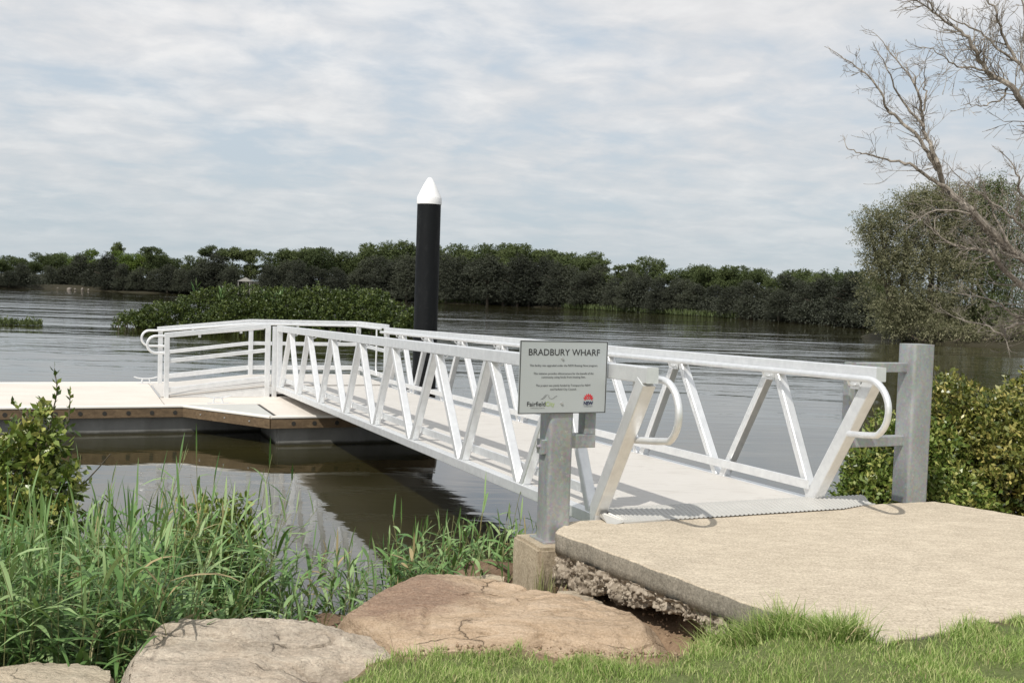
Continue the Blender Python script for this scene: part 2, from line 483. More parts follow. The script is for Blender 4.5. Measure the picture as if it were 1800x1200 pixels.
def m_rock(c_a, c_b, c_c, stain=None, dirx=0.0, strata=9):
    def f(b_):
        co = objco((1, 1, 1), world=True)
        big = NOI(1.3, 7, .6, .6, co)
        sco = objco((.7, 1.6, strata * .35), rot=(.25, .18, dirx), world=True)
        st = NOI(3.0, 8, .68, 1.2, sco)
        fine = NOI(70, 5, .75, 0, co)
        c = RAMP(st, [(.30, c_a), (.5, c_b), (.70, c_c)])
        c = MIX(RAMP(big, [(.42, (0,) * 3), (.62, (.45,) * 3)]), c, (.48, .36, .25))
        if stain:
            p_ = N('ShaderNodeVectorMath', operation='DISTANCE')
            g = N('ShaderNodeNewGeometry'); LK(g.outputs['Position'], p_.inputs[0]); p_.inputs[1].default_value = stain
            d_ = MATH('ADD', p_.outputs['Value'], MATH('MULTIPLY', NOI(5, 6, .7, .5, co), .7))
            c = MIX(RAMP(d_, [(.66, (.85,) * 3), (.92, (0,) * 3)]), c, (.17, .09, .07))
        c = MIX(.35, c, RAMP(fine, [(.3, tuple(x * .5 for x in c_a)), (.5, c_b), (.7, tuple(min(.9, x * 1.3) for x in c_c))]))
        wn = N('ShaderNodeTexVoronoi', feature='DISTANCE_TO_EDGE'); wn.inputs['Scale'].default_value = 1.0
        wz = N('ShaderNodeTexNoise'); wz.inputs['Scale'].default_value = 3.5; wz.inputs['Detail'].default_value = 6; LK(co, wz.inputs['Vector'])
        ws = N('ShaderNodeVectorMath', operation='SCALE'); LK(wz.outputs['Color'], ws.inputs[0]); ws.inputs['Scale'].default_value = .55
        wv = N('ShaderNodeVectorMath', operation='ADD'); LK(objco((1.1, 2.4, 2.0), rot=(0, 0, dirx + .25), world=True), wv.inputs[0]); LK(ws.outputs[0], wv.inputs[1]); LK(wv.outputs[0], wn.inputs['Vector'])
        crk = RAMP(wn.outputs['Distance'], [(0.0, (.75,) * 3), (.006, (.25,) * 3), (.016, (0,) * 3)])
        crk = MATH('MULTIPLY', crk, RAMP(NOI(1.7, 3, .5, .3, co), [(.52, (0,) * 3), (.60, (1,) * 3)]))
        lich = RAMP(NOI(11, 6, .75, .6, co), [(.60, (0,) * 3), (.68, (.5,) * 3)])
        c = MIX(lich, c, tuple(x * .62 for x in c_a))
        c = MIX(crk, c, tuple(x * .28 for x in c_a))
        setp(b_, base=c, rough=.92, spec=.2)
        led = NOI(1.1, 7, .75, 1.6, objco((.5, 2.4, strata * .5), rot=(.25, .18, dirx), world=True))
        c = b_
        h = MATH('ADD', MATH('MULTIPLY', st, 1.0), MATH('SUBTRACT', MATH('ADD', MATH('MULTIPLY', fine, .25), MATH('MULTIPLY', led, 1.4)), MATH('MULTIPLY', crk, .5)))
        BUMP(b_, h, 1.0, .045)
    return f
ROCK_O = mat('orange_sandstone', m_rock((.36, .25, .155), (.52, .39, .27), (.66, .53, .40), (-.62, 6.40, .62)))
ROCK_P = mat('pale_sandstone', m_rock((.33, .28, .225), (.56, .48, .39), (.74, .66, .54), None, .5, 14))
ROCK_Q = mat('buff_sandstone', m_rock((.40, .34, .26), (.54, .47, .36), (.62, .55, .44), None, -.3, 5))
ROCK_D = mat('dark_wet_rock', m_rock((.10, .065, .04), (.16, .10, .065), (.25, .16, .10)))
def m_aggr(b_):
    co = objco(world=True)
    v = N('ShaderNodeTexVoronoi'); v.inputs['Scale'].default_value = 48; LK(co, v.inputs['Vector'])
    n_ = NOI(6, 5, .7, .2, co)
    bw = N('ShaderNodeRGBToBW'); LK(v.outputs['Color'], bw.inputs[0])
    c = MIX(.8, RAMP(n_, [(.3, (.17, .135, .10)), (.7, (.36, .31, .245))]), bw.outputs[0], 'SOFT_LIGHT')
    setp(b_, base=c, rough=.95)
    BUMP(b_, v.outputs['Distance'], -.9, .02)
AGGR = mat('exposed_aggregate', m_aggr)
SIGNF = mat('silver_sign_face', m_plaster((.42, .45, .455), (.455, .485, .49), .42, 2, .15))
INK = mat('black_print', m_plaster((.02, .02, .022), (.03, .03, .032), .5))
INKG = mat('grey_print', m_plaster((.10, .10, .10), (.14, .14, .14), .5))
INKN = mat('navy_print', m_plaster((.01, .015, .06), (.015, .02, .075), .5))
INKR = mat('red_print', m_plaster((.55, .02, .03), (.65, .03, .04), .5))
INKL = mat('lime_print', m_plaster((.33, .45, .12), (.40, .52, .16), .5))
ROOF = mat('hut_roof', m_plaster((.16, .155, .14), (.22, .21, .19), .8, 1))
BUOY = mat('stone_pale', m_plaster((.16, .14, .12), (.26, .23, .2), .9, 1))

# ------------------------------------------------------------------ frames of reference
TH, SL = .402, .024
A_ = Vector((math.cos(TH), math.sin(TH), 0))
D_ = Vector((-math.sin(TH) * math.cos(SL), math.cos(TH) * math.cos(SL), -math.sin(SL)))
N_ = A_.cross(D_)
DH = Vector((-math.sin(TH), math.cos(TH), 0))
G0 = Vector((.593, 7.4, .94))
def W(u, v, w_): return G0 + D_ * u + A_ * v + N_ * w_           # along the sloping gangway
def H(u, v, z): p = G0 + DH * u + A_ * v; return Vector((p.x, p.y, z))   # level, same heading

# ------------------------------------------------------------------ terrain
SHORE = np.array([(-400, -60), (-60, 1.5), (-9, 5.0), (-4.6, 6.1), (-3.2, 6.6), (-1.9, 7.1), (-.9, 7.35), (-.1, 7.7), (.8, 8.4), (1.9, 8.9), (2.9, 9.5), (4.2, 10.6),
                  (6.2, 12.2), (8.3, 15), (9.6, 19), (12.5, 26), (19, 38), (29, 50), (38, 56), (37, 61), (31, 63.2), (25.8, 67.6), (24.2, 74), (29, 84), (33.7, 90.5),
                  (30.5, 110), (26.2, 121.6), (17, 140), (8.1, 153), (-12.5, 163), (-35, 164.5), (-51, 165), (-60, 163), (-74, 170), (-77, 158), (-83, 157), (-140, 165), (-900, 250),
                  (-900, 3000), (3000, 3000), (3000, -60)], float)
def sdist(P):
    """signed distance to the shore, positive on land"""
    P = np.asarray(P, float)
    d = np.full(len(P), 1e9); inside = np.zeros(len(P), bool)
    n = len(SHORE)
    for i in range(n):
        a, b = SHORE[i], SHORE[(i + 1) % n]
        ab = b - a; t = np.clip(((P - a) @ ab) / (ab @ ab), 0, 1)
        q = P - a - t[:, None] * ab
        d = np.minimum(d, np.hypot(q[:, 0], q[:, 1]))
        c = (a[1] > P[:, 1]) != (b[1] > P[:, 1])
        with np.errstate(divide='ignore', invalid='ignore'):
            xi = (b[0] - a[0]) * (P[:, 1] - a[1]) / (b[1] - a[1]) + a[0]
        inside ^= c & (P[:, 0] < xi)
    return np.where(inside, d, -d)
def sstep(x): x = np.clip(x, 0, 1); return x * x * (3 - 2 * x)
SLAB = [(.326, 6.92), (.874, 6.065), (1.25, 5.47), (1.572, 5.057), (1.76, 4.86), (2.10, 5.03), (2.72, 5.40), (4.4, 6.40), (7.4, 8.0), (6.8, 8.75), (3.98, 7.95), (3.46, 8.46), (.44, 7.24)]   # slab outline
TX = [-1.2, -.85, -.72, -.60, -.5, -.2, .1, .5, .9, 1.1, 1.3, 1.6, 1.8, 2.72, 4.4, 7.4, 9]
TY = [3.6, 4.3, 4.62, 4.82, 4.92, 5.06, 5.10, 5.02, 5.06, 5.38, 5.38, 5.02, 4.86, 5.40, 6.40, 8.0, 9.4]
def terrain(P):
    P = np.asarray(P, float)
    s = sdist(P)
    z = np.where(s > 0, .72 * sstep(s / 2.1), np.maximum(s * .35, -1.6))
    z = np.where(s > 60, z - .1, z)
    # lawn rises gently to the slab top on the right
    z += .19 * sstep((P[:, 0] - .95) / .85) * sstep((7.2 - P[:, 1]) / 1.2) * (s > 0)
    ed = np.interp(P[:, 0], TX, TY)
    z -= np.interp(P[:, 0], [-1.3, -.6, 0, .6, 1.1, 1.4], [.34, .29, .23, .19, .11, 0]) * sstep((P[:, 1] - ed) / .45) * (s > 0) * (P[:, 1] < 12)
    z = np.maximum(z, np.where((s > 1) & (P[:, 1] < 12), .2, -9))
    # hollow scoured out under the slab edge
    a = np.array((.3, 6.95)); b = np.array((1.20, 5.55)); ab = b - a
    t = np.clip(((P - a) @ ab) / (ab @ ab), 0, 1); q = P - a - t[:, None] * ab
    dd = np.hypot(q[:, 0], q[:, 1])
    z -= .16 * np.exp(-(dd / .26) ** 2) * (s > 0)
    # never above the slab underside where the slab lies
    ins = np.zeros(len(P), bool); n = len(SLAB)
    for i in range(n):
        x0, y0 = SLAB[i]; x1, y1 = SLAB[(i + 1) % n]
        c = (y0 > P[:, 1]) != (y1 > P[:, 1])
        ins ^= c & (P[:, 0] < (x1 - x0) * (P[:, 1] - y0) / ((y1 - y0) or 1e-9) + x0)
    z = np.where(ins, np.clip(z, .52, .70), z)
    return z
def warp(n, a, lo, hi, c):
    t = np.linspace(-1, 1, n)
    v = np.sinh(t * a) / np.sinh(a)
    return np.where(v < 0, c + v * (c - lo), c + v * (hi - c))
gx = warp(330, 7.2, -900, 900, .6)
gy = np.concatenate([np.linspace(-60, 2.2, 18)[:-1], np.linspace(2.2, 11, 150)[:-1], 11 + np.geomspace(.06, 2200, 190)])
X, Y = np.meshgrid(gx, gy)
PP = np.stack([X.ravel(), Y.ravel()], 1)
ZZ = terrain(PP)
near = (PP[:, 1] < 14) & (np.abs(PP[:, 0]) < 9)
ZZ[near] += [.045 * noise.fractal(Vector((p[0] * 1.7, p[1] * 1.7, 0)), 1, 2, 4) + .012 * noise.noise(Vector((p[0] * 9, p[1] * 9, 3))) for p in PP[near]]
nx, ny = len(gx), len(gy)
idx = np.arange(nx * ny).reshape(ny, nx)
Q = np.stack([idx[:-1, :-1], idx[:-1, 1:], idx[1:, 1:], idx[1:, :-1]], -1).reshape(-1, 4)
ground = raw('ground', np.column_stack([PP, ZZ]), Q, GROUND, smooth=True)
tag(ground, 'sandy river bank falling from the lawn to the water, far bank included', kind='structure')
# where the turf grows
def turf(P):
    x, y = P[:, 0], P[:, 1]
    edge = np.interp(x, TX, TY)
    return edge - y
tf = sstep(turf(PP) / .12 + .5 + .8 * np.array([noise.noise(Vector((p[0] * 5, p[1] * 5, 1))) if n_ else 0 for p, n_ in zip(PP, near)])) * (PP[:, 0] > -1.3)
tf = np.where(PP[:, 1] > 20, .25, tf)
at = ground.data.attributes.new('turf', 'FLOAT', 'POINT'); at.data.foreach_set('value', tf.astype(np.float32))

mb = MB()
mb.add([(-900, -40, 0), (900, -40, 0), (900, 2600, 0), (-900, 2600, 0)], [(0, 1, 2, 3)])
water = tag(mb.build('water', WATER), 'calm murky river with wind ripples farther out', kind='structure')

# ------------------------------------------------------------------ concrete landing slab on the bank
slab = thing('concrete_slab', 'pale sandy concrete slab landing at the shore end of the footbridge, undermined along its edge', 'slab', (1.7, 6.4, .7))
def subd_slab():
    # top sheet and sides with small waviness
    pts = []
    n = len(SLAB)
    for i in range(n):
        a, b = Vector((*SLAB[i], 0)), Vector((*SLAB[(i + 1) % n], 0))
        k = max(2, int((b - a).length / .035))
        for j in range(k):
            p = a.lerp(b, j / k)
            nrm = Vector(((b - a).y, -(b - a).x, 0)).normalized()
            wob = .016 * noise.noise(Vector((p.x * 6, p.y * 6, 0))) + .009 * noise.noise(Vector((p.x * 30, p.y * 30, 5))) - .020 * max(0, noise.noise(Vector((p.x * 13, p.y * 13, 8))) - .25)
            pts.append(p + nrm * wob)
    bm = bmesh.new()
    rings = []
    for dz, ins in ((.905, .010), (.9025, .004), (.896, .0), (.86, 0), (.82, .002), (.765, .004)):
        ring = []
        for i, p in enumerate(pts):
            q = p.lerp(Vector((2.6, 6.4, 0)), ins / 2.2)
            ring.append(bm.verts.new((q.x, q.y, dz + .003 * noise.noise(Vector((p.x * 11, p.y * 11, dz * 40))))))
        rings.append(ring)
    m = len(pts)
    for a, b in zip(rings, rings[1:]):
        for i in range(m):
            bm.faces.new((a[i], b[i], b[(i + 1) % m], a[(i + 1) % m]))
    bm.faces.new(rings[0])
    bm.faces.new(list(reversed(rings[-1])))
    bm.normal_update()
    me = bpy.data.meshes.new('slab_body')
    for v in bm.verts: v.co -= Vector((1.7, 6.4, .7))
    bm.to_mesh(me); bm.free()
    return me
me = subd_slab()
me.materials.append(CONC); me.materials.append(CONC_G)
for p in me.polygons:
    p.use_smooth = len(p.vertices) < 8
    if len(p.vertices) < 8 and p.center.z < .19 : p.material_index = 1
o = bpy.data.objects.new('slab_body', me); COL.objects.link(o); o.parent = slab
# broken aggregate hanging below the edge
def hang():
    a = Vector((.31, 6.95, 0)); b = Vector((1.30, 5.40, 0)); L = (b - a).length
    ax = (b - a).normalized(); inn = Vector((-ax.y, ax.x, 0))
    if inn.x < 0: inn = -inn
    NU, NV = 230, 46
    V = []
    for i in range(NU + 1):
        s = i / NU
        depth = np.interp(s, [0, .05, .14, .22, .30, .36, .45, .6, .75, .88, .96, 1], [.25, .30, .28, .22, .15, .21, .15, .11, .10, .12, .09, .02])
        depth *= 1 + .25 * noise.noise(Vector((s * 14, 1, 0)))
        for j in range(NV + 1):
            t = j / NV
            # profile: down the outer face, round under, back inwards
            if t < .55:
                q = t / .55; off = -.004 + .05 * q * q; z = .775 - depth * q
            else:
                q = (t - .55) / .45; off = .046 + .30 * q; z = .775 - depth + (depth - .0) * q ** 1.5 * .9
            p = a + ax * (L * s) + inn * off
            nv = Vector((p.x, p.y, z))
            k = noise.fractal(nv * 9, .8, 2.1, 4) * .045 + (0.5 - noise.voronoi(nv * 26)[0][0]) * .040 * (0 if t < .04 else 1)
            V.append((p.x - inn.x * k, p.y - inn.y * k, z - max(0, k) * .35 if t > .1 else z))
    F = []
    for i in range(NU):
        for j in range(NV):
            q = i * (NV + 1) + j
            F.append((q, q + 1, q + NV + 2, q + NV + 1))
    return np.array(V), np.array(F)
V_, F_ = hang()
o = raw('broken_aggregate', V_, F_, AGGR, parent=slab, smooth=True)
o['label'] = 'rough exposed stones under the slab edge'
pb = bmesh.new()
bmesh.ops.create_icosphere(pb, subdivisions=1, radius=1)
IV = np.array([v.co[:] for v in pb.verts]); IF = np.array([[v.index for v in f.verts] for f in pb.faces]); pb.free()
def pebbles(name, pts, sizes, mat_, parent=None, loc=None, flat=.65, **k):
    V = []; F = []
    for i, (p, s_) in enumerate(zip(pts, sizes)):
        R = Matrix.Rotation(random.uniform(0, 6.28), 3, Vector((random.random(), random.random(), random.random() + .1)).normalized())
        a = (IV * np.array([1, random.uniform(.6, 1), flat * random.uniform(.7, 1.1)])) @ np.array(R).T * s_
        a *= (1 + rng.uniform(-.12, .12, (len(a), 1)))
        V.append(a + np.array(p)); F.append(IF + i * len(IV))
    return raw(name, np.concatenate(V), np.concatenate(F), mat_, parent=parent, loc=loc)
sel = [V_[random.randrange(len(V_))] for _ in range(900)]
sel = [p for p in sel if p[2] < .745]
tag(pebbles('aggregate_stones', sel, [random.uniform(.005, .016) for _ in sel], AGGR, parent=slab), kind='stuff')
# clods and stones in the hollow, on the bare soil
pts = []
for _ in range(1500):
    x = random.uniform(-.9, 1.4); y = random.uniform(4.9, 6.9)
    pts.append((x, y))
P2 = np.array(pts); zz = terrain(P2); tt = turf(P2)
pts = [(x, y, z + .03) for (x, y), z, t in zip(pts, zz, tt) if t < .05]
tag(pebbles('soil_crumbs', pts, [random.choice([.004, .006, .008, .012]) for _ in pts], mat('soil_crumb', m_plaster((.17, .11, .07), (.36, .26, .17), .95, 9))),
    'small clods and stones scattered on the bare soil by the slab', 'gravel', kind='stuff')

# footing block carrying the sign post
foot = MB()
def fpoly(*uv): return [tuple(H(u, v, 0)[:2]) for u, v in uv]
prism(foot, fpoly((-.34, -.545), (-.34, -.20), (.10, -.17), (.10, -.545)), .02, .795)
o = foot.build('concrete_footing', CONC_F, loc=H(-.1, -.4, 0))
tag(o, 'tan concrete footing block under the galvanised sign post', 'footing')
bm = bmesh.new(); bm.from_mesh(o.data)
bmesh.ops.bevel(bm, geom=bm.edges[:], offset=.02, segments=2, affect='EDGES')
bmesh.ops.subdivide_edges(bm, edges=bm.edges[:], cuts=5, use_grid_fill=True)
for v in bm.verts:
    k = noise.fractal(v.co * 5 + Vector((3, 3, 3)), 1, 2, 4) * .012
    v.co += Vector((k, -k, k * .5))
bm.to_mesh(o.data); bm.free()
low = MB(); prism(low, fpoly((.02, -.98), (-.06, -.66), (.20, -.62), (.25, -.95)), .0, .50)
o = low.build('concrete_lump', CONC_F, loc=H(.1, -.8, 0))
tag(o, 'low grey concrete lump in the reeds left of the footing block', 'concrete lump')
bm = bmesh.new(); bm.from_mesh(o.data)
bmesh.ops.subdivide_edges(bm, edges=bm.edges[:], cuts=6, use_grid_fill=True)
for v in bm.verts:
    k = noise.fractal(v.co * 4, 1, 2, 4) * .06
    v.co += Vector((k, -k, k))
bm.to_mesh(o.data); bm.free()

# ------------------------------------------------------------------ boulders
def boulder(name, label, outline, zt, zb, mat_, loc, seed=0, flat=5.0, tilt=(0, 0), nr=110, na=330, lay=7, rough=1.0, ridge=None, cuts=16):
    """outline: plan polygon (closed); zt top height, steep rounded flanks"""
    P = [Vector((x, y, 0)) for x, y in outline]
    # dense closed outline, smoothed
    dense = []
    n = len(P)
    for i in range(n):
        a, b, c, d = P[i - 1], P[i], P[(i + 1) % n], P[(i + 2) % n]
        for j in range(24):
            t = j / 24
            cr = .5 * ((2 * b) + (c - a) * t + (2 * a - 5 * b + 4 * c - d) * t * t + (3 * b - a - 3 * c + d) * t ** 3)
            dense.append(cr.lerp(b.lerp(c, t), .72))
    m = len(dense)
    c0 = sum(P, Vector()) / n
    ang = [dense[int(k * m / na) % m] for k in range(na)]
    V = []
    for i in range(nr + 1):
        r_ = i / nr
        for q in ang:
            if r_ < .72:
                rr = r_ / .72 * .93; h = 1 - .10 * rr ** 3
            else:
                k = (r_ - .72) / .28
                rr = .93 + .07 * math.sin(min(1, k * 1.6) * math.pi / 2); h = .90 * (1 - k) ** .85
            p = c0.lerp(q, rr)
            z = zb + (zt - zb) * h + tilt[0] * (p.x - c0.x) * h + tilt[1] * (p.y - c0.y) * h
            if ridge: z += ridge(p.x, p.y) * h
            s = Vector((p.x * 1.3 + seed, p.y * 1.3, z * 1.3))
            k1 = noise.fractal(s, .9, 2.0, 5)
            # sedimentary ledges
            s2 = Vector((p.x * .9 + seed, p.y * 2.4, z * lay))
            k2 = abs(noise.fractal(s2 * 1.4, .8, 2.1, 5))
            z2 = z + rough * (.055 * k1 - .038 * k2)
            out_ = (p - c0).normalized() * rough * (.03 * k1 - .028 * abs(noise.fractal(Vector((p.x * 2 + seed, p.y * 2, z * lay * 1.4)), .8, 2, 4))) if r_ > .3 else Vector()
            V.append((p.x + out_.x, p.y + out_.y, z2))
    # sharp fracture faces: plane cuts shave the rounded mass
    A = np.array(V); rs = np.random.default_rng(seed + 100)
    ctr = np.array((c0.x, c0.y, zb + (zt - zb) * .35)); ext = np.array([max(abs(A[:, 0] - c0.x)), max(abs(A[:, 1] - c0.y)), (zt - ctr[2]) * 1.05])
    for q in range(cuts):
        az = rs.uniform(0, 2 * np.pi); el = rs.uniform(.02, .42)
        n_ = np.array((math.cos(az) * math.cos(el), math.sin(az) * math.cos(el), math.sin(el)))
        nn = n_ / ext; nn /= np.linalg.norm(nn)
        s_ = (A - ctr) @ nn; top_ = np.quantile(s_, .999)
        lim = top_ * rs.uniform(.925, .985)
        over = s_ - lim; m_ = over > 0
        A[m_] -= np.outer(over[m_] * .88, nn)
    # narrow cracks along the bedding
    for j in range(len(A)):
        p = A[j]
        cr_ = abs(noise.noise(Vector((p[0] * 1.1 + seed * 2, p[1] * 2.6, p[2] * lay * .7))))
        if cr_ < .035: A[j, 2] -= (1 - cr_ / .035) * .022 * rough
        fr = noise.fractal(Vector((p[0] * 14, p[1] * 14, p[2] * 14)), .7, 2, 3) * .005
        A[j] += fr
    V = A
    F = []
    for i in range(nr):
        for k in range(na):
            F.append((i * na + k, (i + 1) * na + k, (i + 1) * na + (k + 1) % na, i * na + (k + 1) % na))
    o = raw(name, V, np.array(F)[:, ::-1] if area2([(q.x, q.y) for q in ang]) < 0 else np.array(F), mat_, loc=loc, smooth=True)
    o.data.set_sharp_from_angle(angle=math.radians(48))
    return tag(o, label, 'boulder')
def area2(pl): return sum(pl[i - 1][0] * pl[i][1] - pl[i][0] * pl[i - 1][1] for i in range(len(pl)))

boulder('sandstone_boulder', 'orange brown sandstone boulder with a dark stain lying in front of the footing block',
        [(-.98, 6.05), (-1.02, 6.40), (-.80, 6.78), (-.48, 7.05), (.0, 7.0), (.32, 6.75), (.62, 6.38), (.98, 6.0), (1.12, 5.74), (.88, 5.58), (.45, 5.56), (.0, 5.42), (-.35, 5.40), (-.62, 5.55)],
        .63, .10, ROCK_O, (0, 6.2, .1), seed=3, tilt=(.035, .0), lay=5, rough=.8,
        ridge=lambda x, y: .05 * math.exp(-((x + .55) / .3) ** 2) * math.exp(-((y - 6.7) / .3) ** 2) - .10 * float(sstep(np.array((5.95 - y) / .5))))
boulder('sandstone_boulder', 'large pale layered sandstone slab boulder with a short crack at the front centre left',
        [(-1.78, 4.5), (-1.86, 5.1), (-1.90, 5.50), (-1.72, 5.74), (-1.35, 5.86), (-1.0, 5.80), (-.70, 5.64), (-.42, 5.46), (-.45, 5.15), (-.62, 4.85), (-.75, 4.45), (-.95, 4.2), (-1.5, 4.15)],
        .64, .12, ROCK_P, (-1.2, 5.0, .1), seed=11, tilt=(-.04, .02), lay=9, rough=.95,
        ridge=lambda x, y: .05 * math.exp(-((y - 5.62 - .1 * x) / .12) ** 2) - .10 * float(sstep(np.array((4.8 - y) / .5))))
boulder('sandstone_boulder', 'low buff sandstone block in the bottom left corner beside the pale boulder',
        [(-3.3, 4.6), (-3.2, 5.05), (-2.7, 5.12), (-2.25, 5.22), (-1.93, 5.20), (-1.84, 5.02), (-1.78, 4.75), (-1.9, 4.2), (-2.6, 4.0)],
        .60, .1, ROCK_Q, (-2.5, 4.7, .1), seed=23, tilt=(.0, .0), lay=4, rough=.6)
boulder('wet_rock', 'small dark brown rock at the waterline between the boulders', [(-1.5, 7.0), (-1.45, 7.22), (-1.1, 7.3), (-.8, 7.2), (-.75, 7.0), (-1.05, 6.88)], .24, -.05, ROCK_D, (-1.1, 7.1, 0), seed=5, nr=40, na=90, lay=5)
boulder('dark_rock', 'dark rock in the reeds left of the footing block', [(-.35, 7.55), (-.40, 7.85), (-.1, 8.02), (.18, 7.85), (.22, 7.6), (-.05, 7.48)], .42, -.05, ROCK_D, (-.1, 7.7, 0), seed=9, nr=40, na=90, lay=5)  # dark brown all over by its material colour
boulder('pale_rock', 'small pale rock wedged in the hollow under the slab corner', [(.30, 6.55), (.32, 6.75), (.52, 6.80), (.68, 6.62), (.62, 6.42), (.42, 6.38)], .60, .2, ROCK_Q, (.45, 6.6, .2), seed=31, nr=36, na=90, lay=3, rough=.5)

# ------------------------------------------------------------------ gangway
gw = thing('footbridge', 'white aluminium truss footbridge from the concrete slab down to the floating pontoon', 'footbridge', W(0, 0, -.1))
UB = [0, 1.31, 2.74, 4.30, 5.80, 7.28, 8.80, 10.40, 11.92]
UT = [-.60, .58, 2.06, 3.54, 5.09, 6.53, 8.08, 9.66, 11.08]
def chord_cut(v0, v1):
    # top chord with the shore end cut plumb
    mb = MB(); beam(mb, W(-.735 if v0 < 1 else -.66, (v0 + v1) / 2, 1.018), W(12.12, (v0 + v1) / 2, 1.018), v1 - v0, .104, N_, .006, 2)
    return mb
for v0, v1 in ((0, .09), (1.95, 2.04)):
    vm = (v0 + v1) / 2
    chord_cut(v0, v1).build('top_chord', ALU, gw)
    mb = MB(); beam(mb, W(-.085, vm, -.043), W(12.12, vm, -.043), .09, .086, N_, .006, 2); mb.build('bottom_chord', ALU, gw)
    e_ = 0 if v0 < 1 else .07
    mb = MB(); beam(mb, W(-.02 + e_, vm, -.01), W(-.66 + e_, vm, .975), .096, .105, (0, 0, 1), .008, 2, side=A_); mb.build('end_diagonal', ALU, gw)
    mb = MB(); beam(mb, W(12.07, vm, -.005), W(12.07, vm, .972), .086, .075, D_, .005, 1, side=A_); mb.build('end_post', ALU, gw)
    for i in range(8):
        # one diagonal rising to each side of every top node
        for ub, s_ in ((UB[i], 1), (UB[i + 1], -1)):
            ut = UT[i + 1]
            mb = MB()
            beam(mb, W(ub + s_ * .045, vm, -.012), W(ut - s_ * .045, vm, .985), .078, .066, (0, 0, 1), .006, 1, side=A_)
            mb.build('truss_diagonal', ALU, gw)
# kick rails
for v in (.112, 1.928):
    mb = MB(); beam(mb, W(.03, v, .115), W(12.05, v, .115), .022, .072, N_, .003); mb.build('kick_rail', ALU, gw)
# cross members under the deck and along the edge
for k in range(9):
    u = .15 + k * 1.47
    mb = MB(); beam(mb, W(u, .085, -.055), W(u, 1.955, -.055), .05, .05, N_, .003); mb.build('cross_member', ALU, gw)
mb = MB()
beam(mb, W(-.03, 1.02, -.012), W(12.1, 1.02, -.012), 1.856, .024, N_, .002)
mb.build('deck', ALU_DECK, gw)
# hand rails: tube on brackets, returning in a loop at the shore end
for v, side in ((.165, 1), (1.875, -1)):
    path = [W(12.05, v, .985), W(.2, v, .985), W(-.50, v, .985)]
    loop = []
    for t in np.linspace(0, 1, 15):
        a_ = math.radians(90 - 150 * t)
        loop.append((-.66 - .215 * math.cos(math.radians(90 - 150 * t)) , .775 + .21 * math.sin(math.radians(90 - 150 * t))))
    path += [W(u, v, w_) for u, w_ in [(-.58, .985)] + loop]
    path += [W(-.62, v - side * .02, .578), W(-.40, v - side * .07, .562)]
    mb = MB(); tube(mb, path, .024, 14); mb.build('handrail', ALU, gw, smooth='auto')
    for k, ut in enumerate(UT):
        if k == 0: ut = -.45
        mb = MB()
        tube(mb, [W(ut, v, .965), W(ut, v - side * .012, .935), W(ut, v - side * .055, .925), W(ut, v - side * .082, .94)], .009, 8)
        beam(mb, W(ut - .05, v - side * .070, .93), W(ut + .05, v - side * .070, .93), .008, .06, N_, .002)
        mb.build('rail_bracket', ALU, gw, smooth='auto')
# ribbed landing flap hinged at the shore end
def flap():
    V = []; F = []; nr = 62
    v0, v1 = .03, 2.44
    prof = [(.07, .006), (.0, .013), (-.04, .010), (-.20, -.026), (-.245, -.034)]
    cols = []
    for i in range(nr):
        for t, h in ((0, 0), (.28, 0), (.42, .006), (.70, .006), (.84, 0)):
            v = v0 + (v1 - v0) * (i + t) / nr
            cols.append((v, h))
    cols.append((v1, 0))
    for v, h in cols:
        sh = .10 * max(0, (v - 2.05) / .33)
        for k, (u, w_) in enumerate(prof):
            if v > 2.0 or v < .10: u = min(u, -.0 if v > 1 else -.125)
            V.append(tuple(W(u + (sh if k > 2 else 0), v + (.11 * max(0, 1 - v / .3) if k > 2 else 0), w_ + h)))
    m = len(prof)
    for i in range(len(cols) - 1):
        for k in range(m - 1):
            F.append((i * m + k, i * m + k + 1, (i + 1) * m + k + 1, (i + 1) * m + k))
    # underside for real thickness
    b = len(V)
    for v in (v0, v1):
        sh = .10 if v == v1 else 0
        for k, (u, w_) in enumerate(prof):
            if v == v1: u = min(u, 0)
            V.append(tuple(W(u + (sh if k > 2 else 0), v, w_ - .012)))
    for k in range(m - 1): F.append((b + k, b + m + k, b + m + k + 1, b + k + 1))
    last = (len(cols) - 1) * m
    for k in range(m - 1):
        F.append((k, b + k, b + k + 1, k + 1)); F.append((last + k, last + k + 1, b + m + k + 1, b + m + k))
    F2 = [tuple(f) for f in F]
    mb = MB(); mb.add(V, F2)
    # front lip
    beam(mb, W(-.250, v0 + .11, -.036), W(-.150, v1, -.036), .012, .018, N_, .002)
    return mb
RIB = mat('ribbed_plate', m_plaster((.42, .41, .385), (.54, .53, .50), .5, 6, .25))
flap().build('landing_flap', RIB, gw)
for v in (.3, 1.7):
    mb = MB(); tube(mb, [W(12.1, v, -.06), W(12.34, v, -.09)], .02, 8); mb.build('roller_bracket', ALU, gw)
mb = MB(); tube(mb, [W(12.30, .15, -.10), W(12.30, 1.90, -.10)], .035, 14); mb.build('roller', ALU, gw, smooth='auto')

